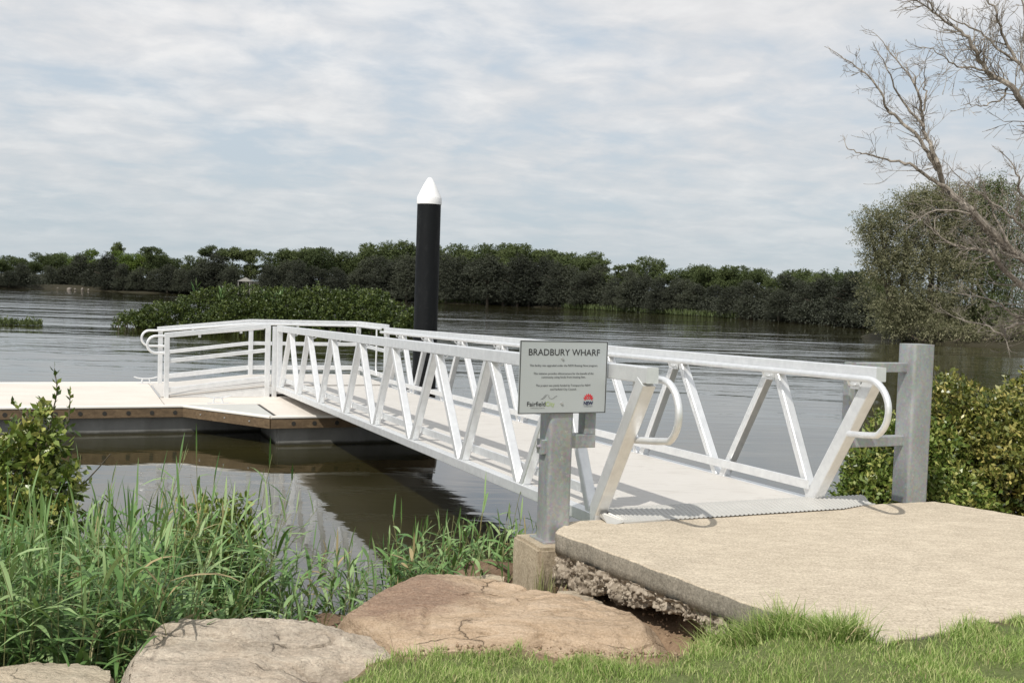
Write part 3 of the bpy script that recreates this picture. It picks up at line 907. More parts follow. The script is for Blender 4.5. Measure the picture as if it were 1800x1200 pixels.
# ------------------------------------------------------------------ galvanised guide posts
def gpost(label, u0, u1, v0, v1, zb, zt, name='galvanised_post'):
    t = thing(name, label, 'post', H((u0 + u1) / 2, (v0 + v1) / 2, zb))
    mb = MB(); c = ((u0 + u1) / 2, (v0 + v1) / 2)
    beam(mb, H(*c, zb), H(*c, zt), v1 - v0, u1 - u0, DH, .028, 4, side=A_)
    return t, mb
p1, mb = gpost('galvanised steel post carrying the wharf sign, on the footing block', -.20, -.02, -.43, -.25, .78, 1.93)
mb.build('shaft', GALV, p1, smooth='auto')
mb = MB(); beam(mb, H(-.11, -.252, 1.475), H(-.11, -.062, 1.475), .10, .094, (0, 0, 1), .006, 2); mb.build('lower_arm', GALV, p1)
mb = MB(); beam(mb, H(-.11, -.106, 1.523), H(-.11, -.106, 2.06), .088, .10, DH, .006, 2, side=A_); mb.build('guide_bar', GALV, p1)
mb = MB(); beam(mb, H(-.11, -.252, 2.00), H(-.11, -.152, 2.00), .10, .09, (0, 0, 1), .006, 2); mb.build('upper_arm', GALV, p1)
mb = MB(); beam(mb, H(-.11, -.430, 1.44), H(-.11, -.462, 1.44), .085, .10, (0, 0, 1), .004); tube(mb, [H(-.11, -.46, 1.44), H(-.11, -.485, 1.44)], .012, 8); mb.build('clamp_plate', GALV, p1)
mb = MB(); beam(mb, H(-.11, -.34, .780), H(-.11, -.34, .806), .24, .25, DH, .01, 2, side=A_); mb.build('base_plate', GALV, p1)
p2, mb = gpost('stout galvanised steel post standing on the right rear corner of the slab', -.15, .04, 2.77, 2.985, .895, 2.17)
mb.build('shaft', GALV, p2, smooth='auto')
mb = MB(); beam(mb, H(-.03, 2.772, 1.98), H(-.03, 2.25, 1.98), .09, .075, (0, 0, 1), .006, 2); mb.build('upper_arm', GALV, p2)
mb = MB(); beam(mb, H(-.03, 2.772, 1.39), H(-.03, 2.25, 1.39), .09, .08, (0, 0, 1), .006, 2); mb.build('lower_arm', GALV, p2)
mb = MB(); beam(mb, H(-.03, 2.235, 1.35), H(-.03, 2.235, 2.02), .055, .08, DH, .006, 2, side=A_); mb.build('guide_bar', GALV, p2)
mb = MB(); beam(mb, H(-.05, 2.984, 1.89), H(-.05, 3.004, 1.89), .06, .06, (0, 0, 1), .002); mb.build('bolt', CABLE, p2)

# ------------------------------------------------------------------ sign
SU = -.212
def S(x, z, off=0): return H(SU - off, -.677 + x, z)          # x to the right on the face
sg = thing('wharf_sign', 'silver grey sign board reading BRADBURY WHARF, fixed to the near galvanised post', 'sign', S(.31, 1.70))
SW, SH_, SZ = .657, .490, 1.676
mb = MB(); beam(mb, S(0, SZ + SH_ / 2, .0), S(SW, SZ + SH_ / 2, .0), .004, SH_, (0, 0, 1), .001); mb.build('plate', SIGNF, sg)
mb = MB()
for (a, b) in (((.004, .004), (SW - .004, .004)), ((.004, SH_ - .004), (SW - .004, SH_ - .004))):
    beam(mb, S(a[0], SZ + a[1], .0035), S(b[0], SZ + b[1], .0035), .002, .005, (0, 0, 1), .0003)
for x in (.0065, SW - .0065):
    beam(mb, S(x, SZ + .0065, .0035), S(x, SZ + SH_ - .0065, .0035), .002, .005, A_, .0003)
mb.build('border', INK, sg)
bpy.context.view_layer.update()
FR = Matrix((A_, Vector((0, 0, 1)), -DH)).transposed().to_4x4()
def text(s, x, z, size, mat_, name, align='CENTER', sx=1.0, bold=0.0, width=None, sp=1.0):
    cu = bpy.data.curves.new('t', 'FONT')
    cu.body = s; cu.size = size; cu.align_x = align; cu.offset = bold; cu.space_character = sp
    cu.resolution_u = 3
    to = bpy.data.objects.new('t', cu); COL.objects.link(to)
    bpy.context.view_layer.update()
    me = bpy.data.meshes.new_from_object(to.evaluated_get(bpy.context.evaluated_depsgraph_get()))
    bpy.data.objects.remove(to)
    xs = [v.co.x for v in me.vertices]; w0 = max(xs) - min(xs)
    if width: sx = width / w0
    me.transform(Matrix.Diagonal((sx, 1, 1, 1)))
    me.transform(Matrix.Translation(S(x, SZ + z, .0042) - Vector(sg.location)) @ FR)
    me.materials.append(mat_); me.name = name
    o = bpy.data.objects.new(name, me); COL.objects.link(o); o.parent = sg
    return o
text('BRADBURY WHARF', SW / 2, .392, .062, INK, 'heading', width=.53, bold=.0002)
text('This facility was upgraded under the NSW Boating Now program.', SW / 2, .318, .0195, INK, 'text_line', width=.508)
text('This initiative provides infrastructure for the benefit of the', SW / 2, .264, .0195, INK, 'text_line', width=.448)
text('community using funds from boating fees.', SW / 2, .240, .0195, INK, 'text_line', width=.330)
text('The project was jointly funded by Transport for NSW', SW / 2, .184, .0195, INK, 'text_line', width=.408)
text('and Fairfield City Council.', SW / 2, .158, .0195, INK, 'text_line', width=.198)
text('Fairfield', .062, .052, .043, INK, 'logo_word', 'LEFT', width=.134, bold=.0003)
text('City', .199, .052, .043, INKL, 'logo_word', 'LEFT', width=.066)
text('Celebrating diversity', .090, .036, .0115, INKG, 'logo_strapline', 'LEFT', width=.105)
text('NSW', .520, .057, .034, INKN, 'state_name', width=.072, bold=.0014)
text('GOVERNMENT', .520, .043, .0105, INKN, 'state_strapline', width=.068)
mb = MB()
def stroke(pts, wd, mb_):
    P = [Vector(p) for p in pts]
    for a, b in zip(P, P[1:]):
        t = (b - a).normalized(); n_ = Vector((-t.y, t.x))
        mb_.add([S((a + n_ * wd)[0], SZ + (a + n_ * wd)[1], .0045), S((a - n_ * wd)[0], SZ + (a - n_ * wd)[1], .0045), S((b - n_ * wd)[0], SZ + (b - n_ * wd)[1], .0045), S((b + n_ * wd)[0], SZ + (b + n_ * wd)[1], .0045)], [(0, 1, 2, 3)])
stroke([(.162, .097), (.178, .104), (.193, .122), (.200, .128)], .0012, mb)
stroke([(.174, .098), (.190, .106), (.206, .126), (.214, .129)], .0012, mb)
stroke([(.222, .126), (.222, .112), (.230, .102), (.238, .102)], .0012, mb)
stroke([(.240, .098), (.256, .104), (.272, .116), (.284, .120)], .0014, mb)
mb.build('logo_swoosh', INKG, sg)
mb = MB()
def petal(cx, cz, ang, ln, wd):
    t = Vector((math.cos(ang), math.sin(ang))); n_ = Vector((-t.y, t.x)); c = Vector((cx, cz))
    pl = [c, c + t * ln * .45 + n_ * wd, c + t * ln * .85 + n_ * wd * .7, c + t * ln, c + t * ln * .85 - n_ * wd * .7, c + t * ln * .45 - n_ * wd]
    mb.add([S(p.x, SZ + p.y, .0045) for p in pl], [(5, 4, 3, 2, 1, 0)])
for a_ in (12, 38, 64, 90, 116, 142, 168):
    petal(.520 + .013 * math.cos(math.radians(a_)), .097 + .012 * math.sin(math.radians(a_)), math.radians(a_), .026, .0052)
for a_ in (30, 90, 150): petal(.520 + .002 * math.cos(math.radians(a_)), .093, math.radians(a_), .020, .0040)
for a_ in (-8, 188): petal(.520 + .016 * math.cos(math.radians(a_)), .094, math.radians(a_), .018, .0035)
mb.build('flower_emblem', INKR, sg)
for x, z in ((.313, .372), (.318, .070)):
    mb = MB(); tube(mb, [S(x, SZ + z, .002), S(x, SZ + z, .010)], .0085, 12); mb.build('fixing_bolt', BOLT, sg, smooth='auto')

# ------------------------------------------------------------------ pontoon
pt = thing('pontoon', 'floating pontoon of concrete floats with timber walers at the water end of the footbridge', 'pontoon', H(13, -2, 0))
DZ = .45
VL, VR, UF, UN = -14.0, 2.62, 14.95, 11.0
outline = [(UF, VL), (UN, VL), (UN, -1.67), (9.42, -.56), (9.42, 2.05), (UN, 2.62), (UF, 2.62)]
def pol(uv): return [tuple(H(u, v, 0)[:2]) for u, v in uv]
# deck panels, each its own slab with a small joint
def panel(poly, name, m_, z0=DZ - .07, z1=DZ, label=None):
    mb = MB()
    pl = pol(poly)
    if area2(pl) < 0: pl = pl[::-1]
    prism(mb, pl, z0, z1)
    o_ = mb.build(name, m_, pt)
    if label: o_['label'] = label
    return o_
g = .006
panel([(UN + .14, VL), (UF - .02, VL), (UF - .02, -7.9 - g), (UN + .14, -7.9 - g)], 'deck_panel', DECK)
panel([(UN + .14, -7.9 + g), (UF - .02, -7.9 + g), (UF - .02, -1.95 - g), (UN + .14, -1.95 - g)], 'deck_panel', DECK)
panel([(UN + .14, -1.95 + g), (UF - .02, -1.95 + g), (UF - .02, VR - .03), (UN + .14, VR - .03)], 'deck_panel', DECK)
panel([(UN + .13, -1.66), (9.50, -.53), (9.60, -.50), (UN + .13, -.50)], 'gusset_panel', GREYPANEL, label='triangular grey infill panel')
panel([(9.50, -.44), (UN + .13, -.44), (UN + .13, 2.0), (9.50, 2.0)], 'deck_panel', DECK)
panel([(9.9, 2.04), (UN + .13, 2.04), (UN + .13, 2.52)], 'gusset_panel', GREYPANEL)
panel([(UN + .02, VL), (UN + .125, VL), (UN + .125, -1.70), (UN + .02, -1.70)], 'edge_strip', GREYPANEL)
# dark joint filler beneath the panels
pl = pol([(UF - .03, VL), (UN + .05, VL), (UN + .05, -1.65), (9.5, -.5), (9.5, 2.0), (UN + .05, 2.55), (UF - .03, 2.55)])
mb = MB(); prism(mb, pl[::-1] if area2(pl) < 0 else pl, DZ - .16, DZ - .012); mb.build('deck_frame', DARK, pt)
# floats
for u0, u1, v0, v1 in ((11.08, 14.87, -14, -4.62), (11.08, 14.87, -4.42, 2.55), (9.50, 10.98, -.45, 1.98)):
    mb = MB(); pl = pol([(u0, v0), (u1, v0), (u1, v1), (u0, v1)])
    prism(mb, pl[::-1] if area2(pl) < 0 else pl, -.35, DZ - .165)
    o = mb.build('float', FLOAT, pt)
    bm = bmesh.new(); bm.from_mesh(o.data); bmesh.ops.bevel(bm, geom=[e for e in bm.edges if abs((e.verts[0].co - e.verts[1].co).z) > .1], offset=.03, segments=3, affect='EDGES'); bm.to_mesh(o.data); bm.free()
# walers with trim on top
def edge(a, b, lab=None):
    pa, pb = H(*a, 0), H(*b, 0)
    t = (pb - pa).normalized(); 
    z = Vector((0, 0, 1))
    mb = MB(); beam(mb, pa + z * (DZ - .105), pb + z * (DZ - .105), .05, .15, z, .006, 2); mb.build('timber_waler', TIMBER, pt)
    mb = MB(); beam(mb, pa + z * (DZ - .006), pb + z * (DZ - .006), .075, .040, z, .012, 3); mb.build('edge_trim', TRIM, pt, smooth='auto')
edge((UN, VL), (UN, -1.67)); edge((UN, -1.67), (9.42, -.56)); edge((9.42, -.56), (9.42, 2.05)); edge((9.42, 2.05), (UN, 2.64)); edge((UN, 2.64), (UF, 2.64)); edge((UF, 2.64), (UF, VL))
# bolt recesses along the walers
proto = None
rec = [(UN - .026, v, (-1, 0)) for v in np.arange(-9.9, -1.8, .352)] + [(9.394, v, (-1, 0)) for v in (-.22, .10, .45, .80)]
for u, v, _ in rec:
    mb = MB()
    tube(mb, [H(0, 0, 0) + DH * .004, H(0, 0, 0) - DH * .004], .034, 14)
    if proto is None:
        me_ = bpy.data.meshes.new('bolt_recess'); o0 = H(0, 0, 0)
        me_.from_pydata([(p[0] - o0.x, p[1] - o0.y, p[2] - o0.z) for p in mb.v], [], mb.f); me_.materials.append(DARK); proto = me_
    o = bpy.data.objects.new('bolt_recess', proto); COL.objects.link(o); o.parent = pt
    o.location = H(u, v, DZ - .105) - Vector(pt.location)
for k in (.22, .50, .78):
    p = H(UN, -1.67, DZ - .10).lerp(H(9.42, -.56, DZ - .10), k); nrm = (H(9.42, -.56, 0) - H(UN, -1.67, 0)).normalized().cross(Vector((0, 0, 1)))
    mb = MB(); s_ = -1 if nrm.dot(Vector((0, -1, 0))) < 0 else 1
    tube(mb, [p + nrm * s_ * .02, p + nrm * s_ * .034], .013, 8); mb.build('bolt_head', BOLT, pt)
mb = MB(); lathe(mb, H(11.55, -4.66, DZ + .001), [(.20, 0), (.20, .004), (.0, .0045)], 28); o = mb.build('hatch_cover', GREYPANEL, pt); o['label'] = 'round grey hatch in the deck'

# ------------------------------------------------------------------ mooring cleats
def cleat(u, v, ang, label):
    t = thing('mooring_cleat', label, 'cleat', H(u, v, DZ), 'mooring cleats on the pontoon deck')
    ax = (A_ * math.cos(ang) + DH * math.sin(ang)); c = H(u, v, DZ)
    z = Vector((0, 0, 1))
    mb = MB(); beam(mb, c - ax * .17 + z * .004, c + ax * .17 + z * .004, .07, .012, z, .003); mb.build('base', ALU, t)
    for s_ in (-1, 1):
        mb = MB(); tube(mb, [c + ax * .075 * s_ + z * .008, c + ax * .07 * s_ + z * .06, c + ax * .05 * s_ + z * .095], .014, 8, caps=True); mb.build('stem', ALU, t, smooth='auto')
    mb = MB(); tube(mb, smooth_path([c - ax * .22 + z * .128, c - ax * .12 + z * .10, c + z * .092, c + ax * .12 + z * .10, c + ax * .22 + z * .128], 4), [.007] + [.012] * 15 + [.007], 8); mb.build('horn', ALU, t, smooth='auto')
cleat(11.28, -1.10, .05, 'aluminium mooring cleat on the near deck edge below the boarding ramp')
cleat(14.80, -2.0, .0, 'aluminium mooring cleat on the far deck edge, left of the rail post')

# ------------------------------------------------------------------ boarding ramp and its rails
rp = thing('boarding_ramp', 'low aluminium boarding ramp and landing with railings on the pontoon deck', 'ramp', H(13.2, 0, DZ))
UA, UB_, VA, VB, VC = 12.22, 14.32, -1.86, -.10, 2.05      # near side, far side, ramp foot, ramp head, landing end
ZL = .655
mb = MB()
sd = [H(UA, VA, DZ + .004), H(UA, VB, DZ + .004), H(UA, VB, ZL - .02), H(UB_, VA, DZ + .004), H(UB_, VB, DZ + .004), H(UB_, VB, ZL - .02)]
mb.add(sd, [(0, 1, 2), (3, 5, 4), (1, 4, 5, 2), (0, 3, 4, 1), (0, 2, 5, 3)])
mb.build('ramp_side_panel', ALU, rp)
mb = MB(); beam(mb, H((UA + UB_) / 2, VA - .06, DZ + .018), H((UA + UB_) / 2, VB, ZL), UB_ - UA + .04, .022, (0, 0, 1), .002); mb.build('ramp_plate', ALU_DECK, rp)
mb = MB(); beam(mb, H((UA + UB_) / 2, VB, ZL), H((UA + UB_) / 2, VC, ZL), UB_ - UA + .04, .022, (0, 0, 1), .002); mb.build('landing_plate', ALU_DECK, rp)
mb = MB(); beam(mb, H(UA, VB, ZL - .085), H(UA, VC, ZL - .085), .012, .14, (0, 0, 1), .001); beam(mb, H(UA + .002, VB, ZL - .08), H(UB_, VB, ZL - .08), .01, .12, (0, 0, 1), .001); beam(mb, H(UB_, VB, ZL - .085), H(UB_, VC, ZL - .085), .012, .14, (0, 0, 1), .001); mb.build('landing_skirt', ALU, rp)
for u, v in ((UA + .06, VB + .1), (UA + .06, VC - .1), (UB_ - .06, VB + .1), (UB_ - .06, VC - .1)):
    mb = MB(); beam(mb, H(u, v, DZ), H(u, v, ZL - .02), .07, .07, DH, .004, side=A_); mb.build('foot', ALU, rp)
mb = MB(); beam(mb, H(UA, VA - .07, DZ + .006), H(UB_, VA - .07, DZ + .006), .05, .010, (0, 0, 1), .002); mb.build('toe_strip', BOLT, rp)
def postm(u, v, z0, z1, w_=.07):
    mb = MB(); beam(mb, H(u, v, z0), H(u, v, z1), w_, w_, DH, .005, 1, side=A_); mb.build('rail_post', ALU, rp)
postm(UA, VA + .02, DZ, 1.49, .08); postm(UA, VB - .04, DZ, 1.69, .085)
postm(UB_, VA + .08, DZ, 1.50, .08); postm(UB_, VB, ZL - .1, 1.68, .08); postm(UB_, VC - .0, ZL - .1, 1.68, .08)
postm(UA + .0, VB + .085, DZ, 1.70, .085)
def rail(a, b, w_, h_, name='rail'):
    mb = MB(); beam(mb, H(*a), H(*b), w_, h_, (0, 0, 1), .006, 2); mb.build(name, ALU, rp)
rail((UA, VA - .02, 1.515), (UA, VB - .0, 1.715), .08, .085, 'top_rail')
rail((UA, VA + .06, 1.08), (UA, VB - .08, 1.275), .03, .07)
rail((UA, VA + .06, .575), (UA, VB - .08, .775), .03, .09, 'kick_rail')
rail((UB_, VA + .02, 1.525), (UB_, VB, 1.705), .08, .075, 'top_rail')
rail((UB_, VB, 1.705), (UB_, VC + .04, 1.705), .082, .075, 'top_rail')
rail((UB_, VC, 1.705), (12.16, VC - .03, 1.735), .08, .075, 'top_rail')
rail((UB_, VA + .12, 1.08), (UB_, VB - .04, 1.275), .03, .07); rail((UB_, VB + .04, 1.275), (UB_, VC - .04, 1.275), .03, .07)
rail((UB_, VA + .12, .62), (UB_, VB - .04, .80), .03, .09, 'kick_rail'); rail((UB_, VB + .04, .80), (UB_, VC - .04, .80), .03, .09, 'kick_rail')
rail((UB_ - .04, VC, 1.275), (12.3, VC, 1.275), .03, .07); rail((UB_ - .04, VC, .80), (12.3, VC, .80), .03, .09, 'kick_rail')
def hrail(u, v0, v1, z0, z1, ext):
    path = [H(u, v1, z1), H(u, v0, z0)]
    for t in np.linspace(0, 1, 13):
        a_ = math.radians(90 + 180 * t)
        path.append(H(u, v0 - ext + .145 * math.cos(a_), z0 - .145 + .145 * math.sin(a_)))
    path.append(H(u, v0 + .06, z0 - .29))
    mb = MB(); tube(mb, path, .022, 12); mb.build('handrail', ALU, rp, smooth='auto')
hrail(UA + .085, VA + .02, VB - .1, 1.50, 1.66, .17)
hrail(UB_ - .085, VA + .1, VB + .02, 1.50, 1.655, .22)
mb = MB(); tube(mb, [H(UB_ - .085, VB + .02, 1.655), H(UB_ - .085, VC - .12, 1.655), H(UB_ - .14, VC - .085, 1.655), H(12.4, VC - .085, 1.68)], .022, 12)
mb.build('handrail', ALU, rp, smooth='auto')
mb = MB(); tube(mb, smooth_path([H(12.62, VC - .1, 1.66), H(12.60, VC - .1, 1.30), H(12.60, VC - .1, .92), H(12.50, VC - .1, .80)], 5), .018, 10); mb.build('drop_rail', ALU, rp, smooth='auto')
for u, v, z in ((UB_ - .05, -1.2, 1.52), (UB_ - .05, -.5, 1.60), (UB_ - .05, .8, 1.64), (UA + .05, -1.3, 1.52), (UA + .05, -.6, 1.60)):
    mb = MB(); beam(mb, H(u, v - .02, z), H(u, v + .02, z), .05, .07, (0, 0, 1), .004); mb.build('rail_bracket', ALU, rp)

# ------------------------------------------------------------------ mooring pile and its collar
pl_ = thing('mooring_pile', 'tall black mooring pile with a white conical cap rising beyond the footbridge', 'pile', H(12.95, 3.02, -1.6))
c = H(12.95, 3.02, 0)
mb = MB(); lathe(mb, c, [(.232, -1.6), (.232, 1.0), (.231, 3.0), (.229, 4.08)], 48); mb.build('sleeve', PILE, pl_, smooth='auto')
mb = MB(); lathe(mb, c, [(.226, 4.08), (.240, 4.085), (.242, 4.12), (.240, 4.20), (.232, 4.225), (.12, 4.46), (.045, 4.585), (.02, 4.60), (0, 4.603)], 48); mb.build('cone_cap', WHITE, pl_, smooth='auto')
mb = MB()
for u in (12.64, 13.26): beam(mb, H(u, 2.6, DZ + .03), H(u, 3.35, DZ + .03), .08, .08, (0, 0, 1), .006)
beam(mb, H(12.6, 3.36, DZ + .03), H(13.3, 3.36, DZ + .03), .08, .08, (0, 0, 1), .006)
o = mb.build('pile_guide', ALU, pt)

# ------------------------------------------------------------------ far shore hut
hut = thing('picnic_hut', 'small open shelter with a pale pyramid roof on the far shore above the island bushes', 'hut', (-40.5, 166.4, 1.0))
mb = MB(); x, y = -42.0, 165.0
mb.add([(x - 1.1, y - 1.1, 2.30), (x + 1.1, y - 1.1, 2.30), (x + 1.1, y + 1.1, 2.30), (x - 1.1, y + 1.1, 2.30), (x, y, 2.95)], [(0, 1, 4), (1, 2, 4), (2, 3, 4), (3, 0, 4), (3, 2, 1, 0)])
mb.build('roof', ROOF, hut)
for sx_, sy_ in ((-1, -1), (1, -1), (1, 1), (-1, 1)):
    mb = MB(); beam(mb, (x + sx_ * .9, y + sy_ * .9, .3), (x + sx_ * .9, y + sy_ * .9, 2.32), .16, .16, (0, 1, 0), .01); mb.build('post', ROOF, hut)
for k, (x, y) in enumerate(((-73.2, 169.0), (-71.0, 168.2), (-69.9, 167.9), (-68.5, 167.3), (-67.4, 166.9))):
    s_ = [.3, .42, .25, .36, .22][k]
    o = pebbles('shore_rock', [(x, y, .15)], [s_], BUOY, loc=(x, y, 0), flat=.4)
    tag(o, ['leftmost', 'second', 'third', 'fourth', 'rightmost'][k] + ' of the five pale rocks at the far left shore', 'rock', 'pale rocks on the far left shore')

# ------------------------------------------------------------------ foliage makers
def unit(n):
    v = rng.normal(size=(n, 3)); return v / np.linalg.norm(v, axis=1)[:, None]
def leaves(P, Dr, L_, Wd, fold=.25, flip=None):
    """kite-shaped leaves: P base points, Dr direction, L_ length, Wd width -> verts, quads"""
    n = len(P)
    Dr = Dr / np.linalg.norm(Dr, axis=1)[:, None]
    r = unit(n) if flip is None else flip
    S_ = np.cross(Dr, r); S_ /= np.linalg.norm(S_, axis=1)[:, None] + 1e-9
    U_ = np.cross(S_, Dr)
    L_ = np.asarray(L_).reshape(-1, 1) * np.ones((n, 1)); Wd = np.asarray(Wd).reshape(-1, 1) * np.ones((n, 1))
    mid = P + Dr * L_ * .5
    V = np.stack([P, mid + S_ * Wd * .5 + U_ * Wd * fold, P + Dr * L_, mid - S_ * Wd * .5 + U_ * Wd * fold], 1).reshape(-1, 3)
    Q_ = np.arange(4 * n).reshape(n, 4)
    return V, Q_
def lobed(dirs, seed, k=.35, sc_=1.6):
    return np.array([1 + k * noise.noise(Vector(tuple(d * sc_ + seed))) + k * .5 * noise.noise(Vector(tuple(d * sc_ * 2.7 + seed))) for d in dirs])

def bush_cloud(blobs, ncl, per, leaf, width, seed, inner=.72, up=.35, spread=.07, base=None, fuzz=0.0):
    """rosettes of leaves over lumpy ellipsoids; blobs: (x,y,z,rx,ry,rz)"""
    tot = sum((b[3] * b[4] + b[3] * b[5] + b[4] * b[5]) for b in blobs)
    VV, QQ, TT = [], [], []; off = 0
    for bi, b in enumerate(blobs):
        n = max(6, int(ncl * (b[3] * b[4] + b[3] * b[5] + b[4] * b[5]) / tot))
        d = unit(n)
        rad = lobed(d, seed + bi * 7.3) * (inner + (1.03 - inner) * rng.random(n) ** .55)
        if fuzz: rad = rad * (1 + fuzz * (rng.random(n) < .3) * rng.random(n))
        C_ = np.array(b[:3]) + d * rad[:, None] * np.array(b[3:])
        if base is not None:
            k = C_[:, 2] > base; C_, d = C_[k], d[k]
        n = len(C_)
        out_ = d + np.array((0, 0, up)); out_ /= np.linalg.norm(out_, axis=1)[:, None]
        C2 = np.repeat(C_, per, 0); O2 = np.repeat(out_, per, 0); m = len(C2)
        along = rng.uniform(-spread, spread * .6, (m, 1))
        Dd = O2 * rng.uniform(.15, 1.1, (m, 1)) + unit(m) * .95
        Pp = C2 + O2 * along + unit(m) * spread * .45
        tone = np.repeat(rng.random(n) * .55, per) + rng.random(m) * .45
        V, Q_ = leaves(Pp, Dd, leaf * rng.uniform(.65, 1.2, m), width * rng.uniform(.7, 1.15, m))
        VV.append(V); QQ.append(Q_ + off); TT.append(tone); off += len(V)
    return np.concatenate(VV), np.concatenate(QQ), np.concatenate(TT)

def branching(mb, p, d, ln, r, depth, nside=6, spread=.55, kids=(2, 3), wob=.25, shrink=.72, up=.15, minr=.004, seg=4):
    pts = [Vector(p)]; dd = Vector(d).normalized()
    for i in range(seg):
        dd = (dd + Vector((random.gauss(0, 1), random.gauss(0, 1), random.gauss(0, 1))) * wob / seg + Vector((0, 0, up / seg))).normalized()
        pts.append(pts[-1] + dd * ln / seg)
    r1 = max(minr, r * .55)
    tube(mb, pts, r, nside if depth > 0 else 4, r1=r1, caps=False)
    ends = [pts[-1]]
    if depth > 0:
        for k in range(random.randint(*kids)):
            i = random.randint(1, seg)
            nd = (dd + Vector((random.gauss(0, 1), random.gauss(0, 1), random.gauss(0, 1))) * spread).normalized()
            ends += branching(mb, pts[i], nd, ln * random.uniform(.55, .85) * shrink / .72, r1 * .8, depth - 1, max(4, nside - 1), spread, kids, wob, shrink, up, minr, seg)
    return ends

# ------------------------------------------------------------------ trees of the far shore
def proto_tree(kind, seed):
    """unit tree: height about 1, built once and shared"""
    global rng
    rng = np.random.default_rng(seed); random.seed(seed)
    if kind == 'casuarina':
        blobs = []
        for k in range(9):
            h = .16 + .84 * k / 9; r = .30 * (1 - .55 * (k / 9)) * random.uniform(.8, 1.15)
            a_ = random.uniform(0, 6.28); o_ = .10 * random.random()
            blobs.append((o_ * math.cos(a_), o_ * math.sin(a_), h, r, r, .15))
        n, per, lf, wd = 1900, 9, .027, .013
    elif kind == 'round':
        blobs = [(0, 0, .62, .36, .36, .24)]
        for k in range(9):
            a_ = random.uniform(0, 6.28); o_ = random.uniform(.15, .34)
            blobs.append((o_ * math.cos(a_), o_ * math.sin(a_), random.uniform(.42, .90), random.uniform(.13, .22), random.uniform(.13, .22), random.uniform(.08, .14)))
        n, per, lf, wd = 1600, 9, .028, .016
    elif kind == 'open':
        blobs = []
        for k in range(7):
            a_ = random.uniform(0, 6.28); o_ = random.uniform(.05, .26)
            blobs.append((o_ * math.cos(a_), o_ * math.sin(a_), random.uniform(.62, .96), random.uniform(.09, .16), random.uniform(.09, .16), random.uniform(.04, .07)))
        blobs.append((0, 0, .45, .22, .22, .18))
        n, per, lf, wd = 800, 8, .032, .018
    else:   # pointed
        blobs = []
        for k in range(10):
            h = .12 + .86 * k / 10; r = .26 * (1 - k / 10.5) + .02
            blobs.append((0, 0, h, r, r, .08))
        n, per, lf, wd = 900, 8, .032, .018
    V, Q_, T_ = bush_cloud(blobs, n, per, lf, wd, seed * 1.7, inner=.35, up=.1, spread=.03)
    mb = MB()
    tube(mb, [(0, 0, -.05), (.01, 0, .3), (0, .01, .7)], .022, 6, r1=.008, caps=False)
    for k in range(5):
        a_ = random.uniform(0, 6.28); h = random.uniform(.2, .55)
        tube(mb, [(0, 0, h), (.12 * math.cos(a_), .12 * math.sin(a_), h + .14), (.24 * math.cos(a_), .24 * math.sin(a_), h + .2)], .009, 4, r1=.003, caps=False)
    return V, Q_, T_, mb
def mesh_raw(name, V, Q_, T_, m_):
    me = bpy.data.meshes.new(name)
    V = np.asarray(V, np.float32); Q_ = np.asarray(Q_, np.int32); n, k = Q_.shape
    me.vertices.add(len(V)); me.vertices.foreach_set('co', V.ravel())
    me.loops.add(n * k); me.loops.foreach_set('vertex_index', Q_.ravel())
    me.polygons.add(n); me.polygons.foreach_set('loop_start', np.arange(0, n * k, k, dtype=np.int32)); me.polygons.foreach_set('loop_total', np.full(n, k, np.int32))
    me.materials.append(m_); me.update(calc_edges=True)
    a_ = me.attributes.new('tone', 'FLOAT', 'FACE'); a_.data.foreach_set('value', np.asarray(T_, np.float32))
    return me
PROT = {}
for kind, m_, seeds in (('casuarina', L_CAS, (1, 2, 3)), ('round', L_GUM, (4, 5, 6)), ('bright', L_BRIGHT, (7, 8)), ('open', L_GUM, (9, 10)), ('pointed', L_GUM, (12,))):
    for s_ in seeds:
        V, Q_, T_, mb = proto_tree('round' if kind == 'bright' else kind, s_)
        me = mesh_raw('crown', V, Q_, T_, m_)
        tm = bpy.data.meshes.new('trunk'); tm.from_pydata(mb.v, [], mb.f); tm.materials.append(BARK)
        PROT.setdefault(kind, []).append((me, tm))
random.seed(21)
LBL = {'casuarina': ('dark feathery casuarina standing at the water edge of the far shore', 'dark casuarinas along the far shore'),
       'round': ('rounded mid green tree rising behind the dark front row on the far shore', 'green trees behind the front row on the far shore'),
       'open': ('tall tree with a flat open crown standing out above the far tree line', 'open crowned trees above the far tree line'),
       'bright': ('bright yellow green rounded tree in the far left tree line', 'bright green trees in the far left tree line'),
       'pointed': ('dark pointed tree rising at the right end of the far tree line', 'pointed trees at the right end of the far tree line')}
def place_tree(kind, x, y, h, wide, z=.5):
    me, tm = random.choice(PROT[kind])
    t = thing({'casuarina': 'casuarina_tree', 'round': 'gum_tree', 'open': 'gum_tree', 'bright': 'broadleaf_tree', 'pointed': 'pine_tree'}[kind], LBL[kind][0], 'tree', (x, y, z), LBL[kind][1])
    t.rotation_euler = (0, 0, random.uniform(0, 6.28)); t.scale = (wide, wide, h)
    for n_, m2 in (('crown', me), ('trunk', tm)):
        o_ = bpy.data.objects.new(n_, m2); COL.objects.link(o_); o_.parent = t
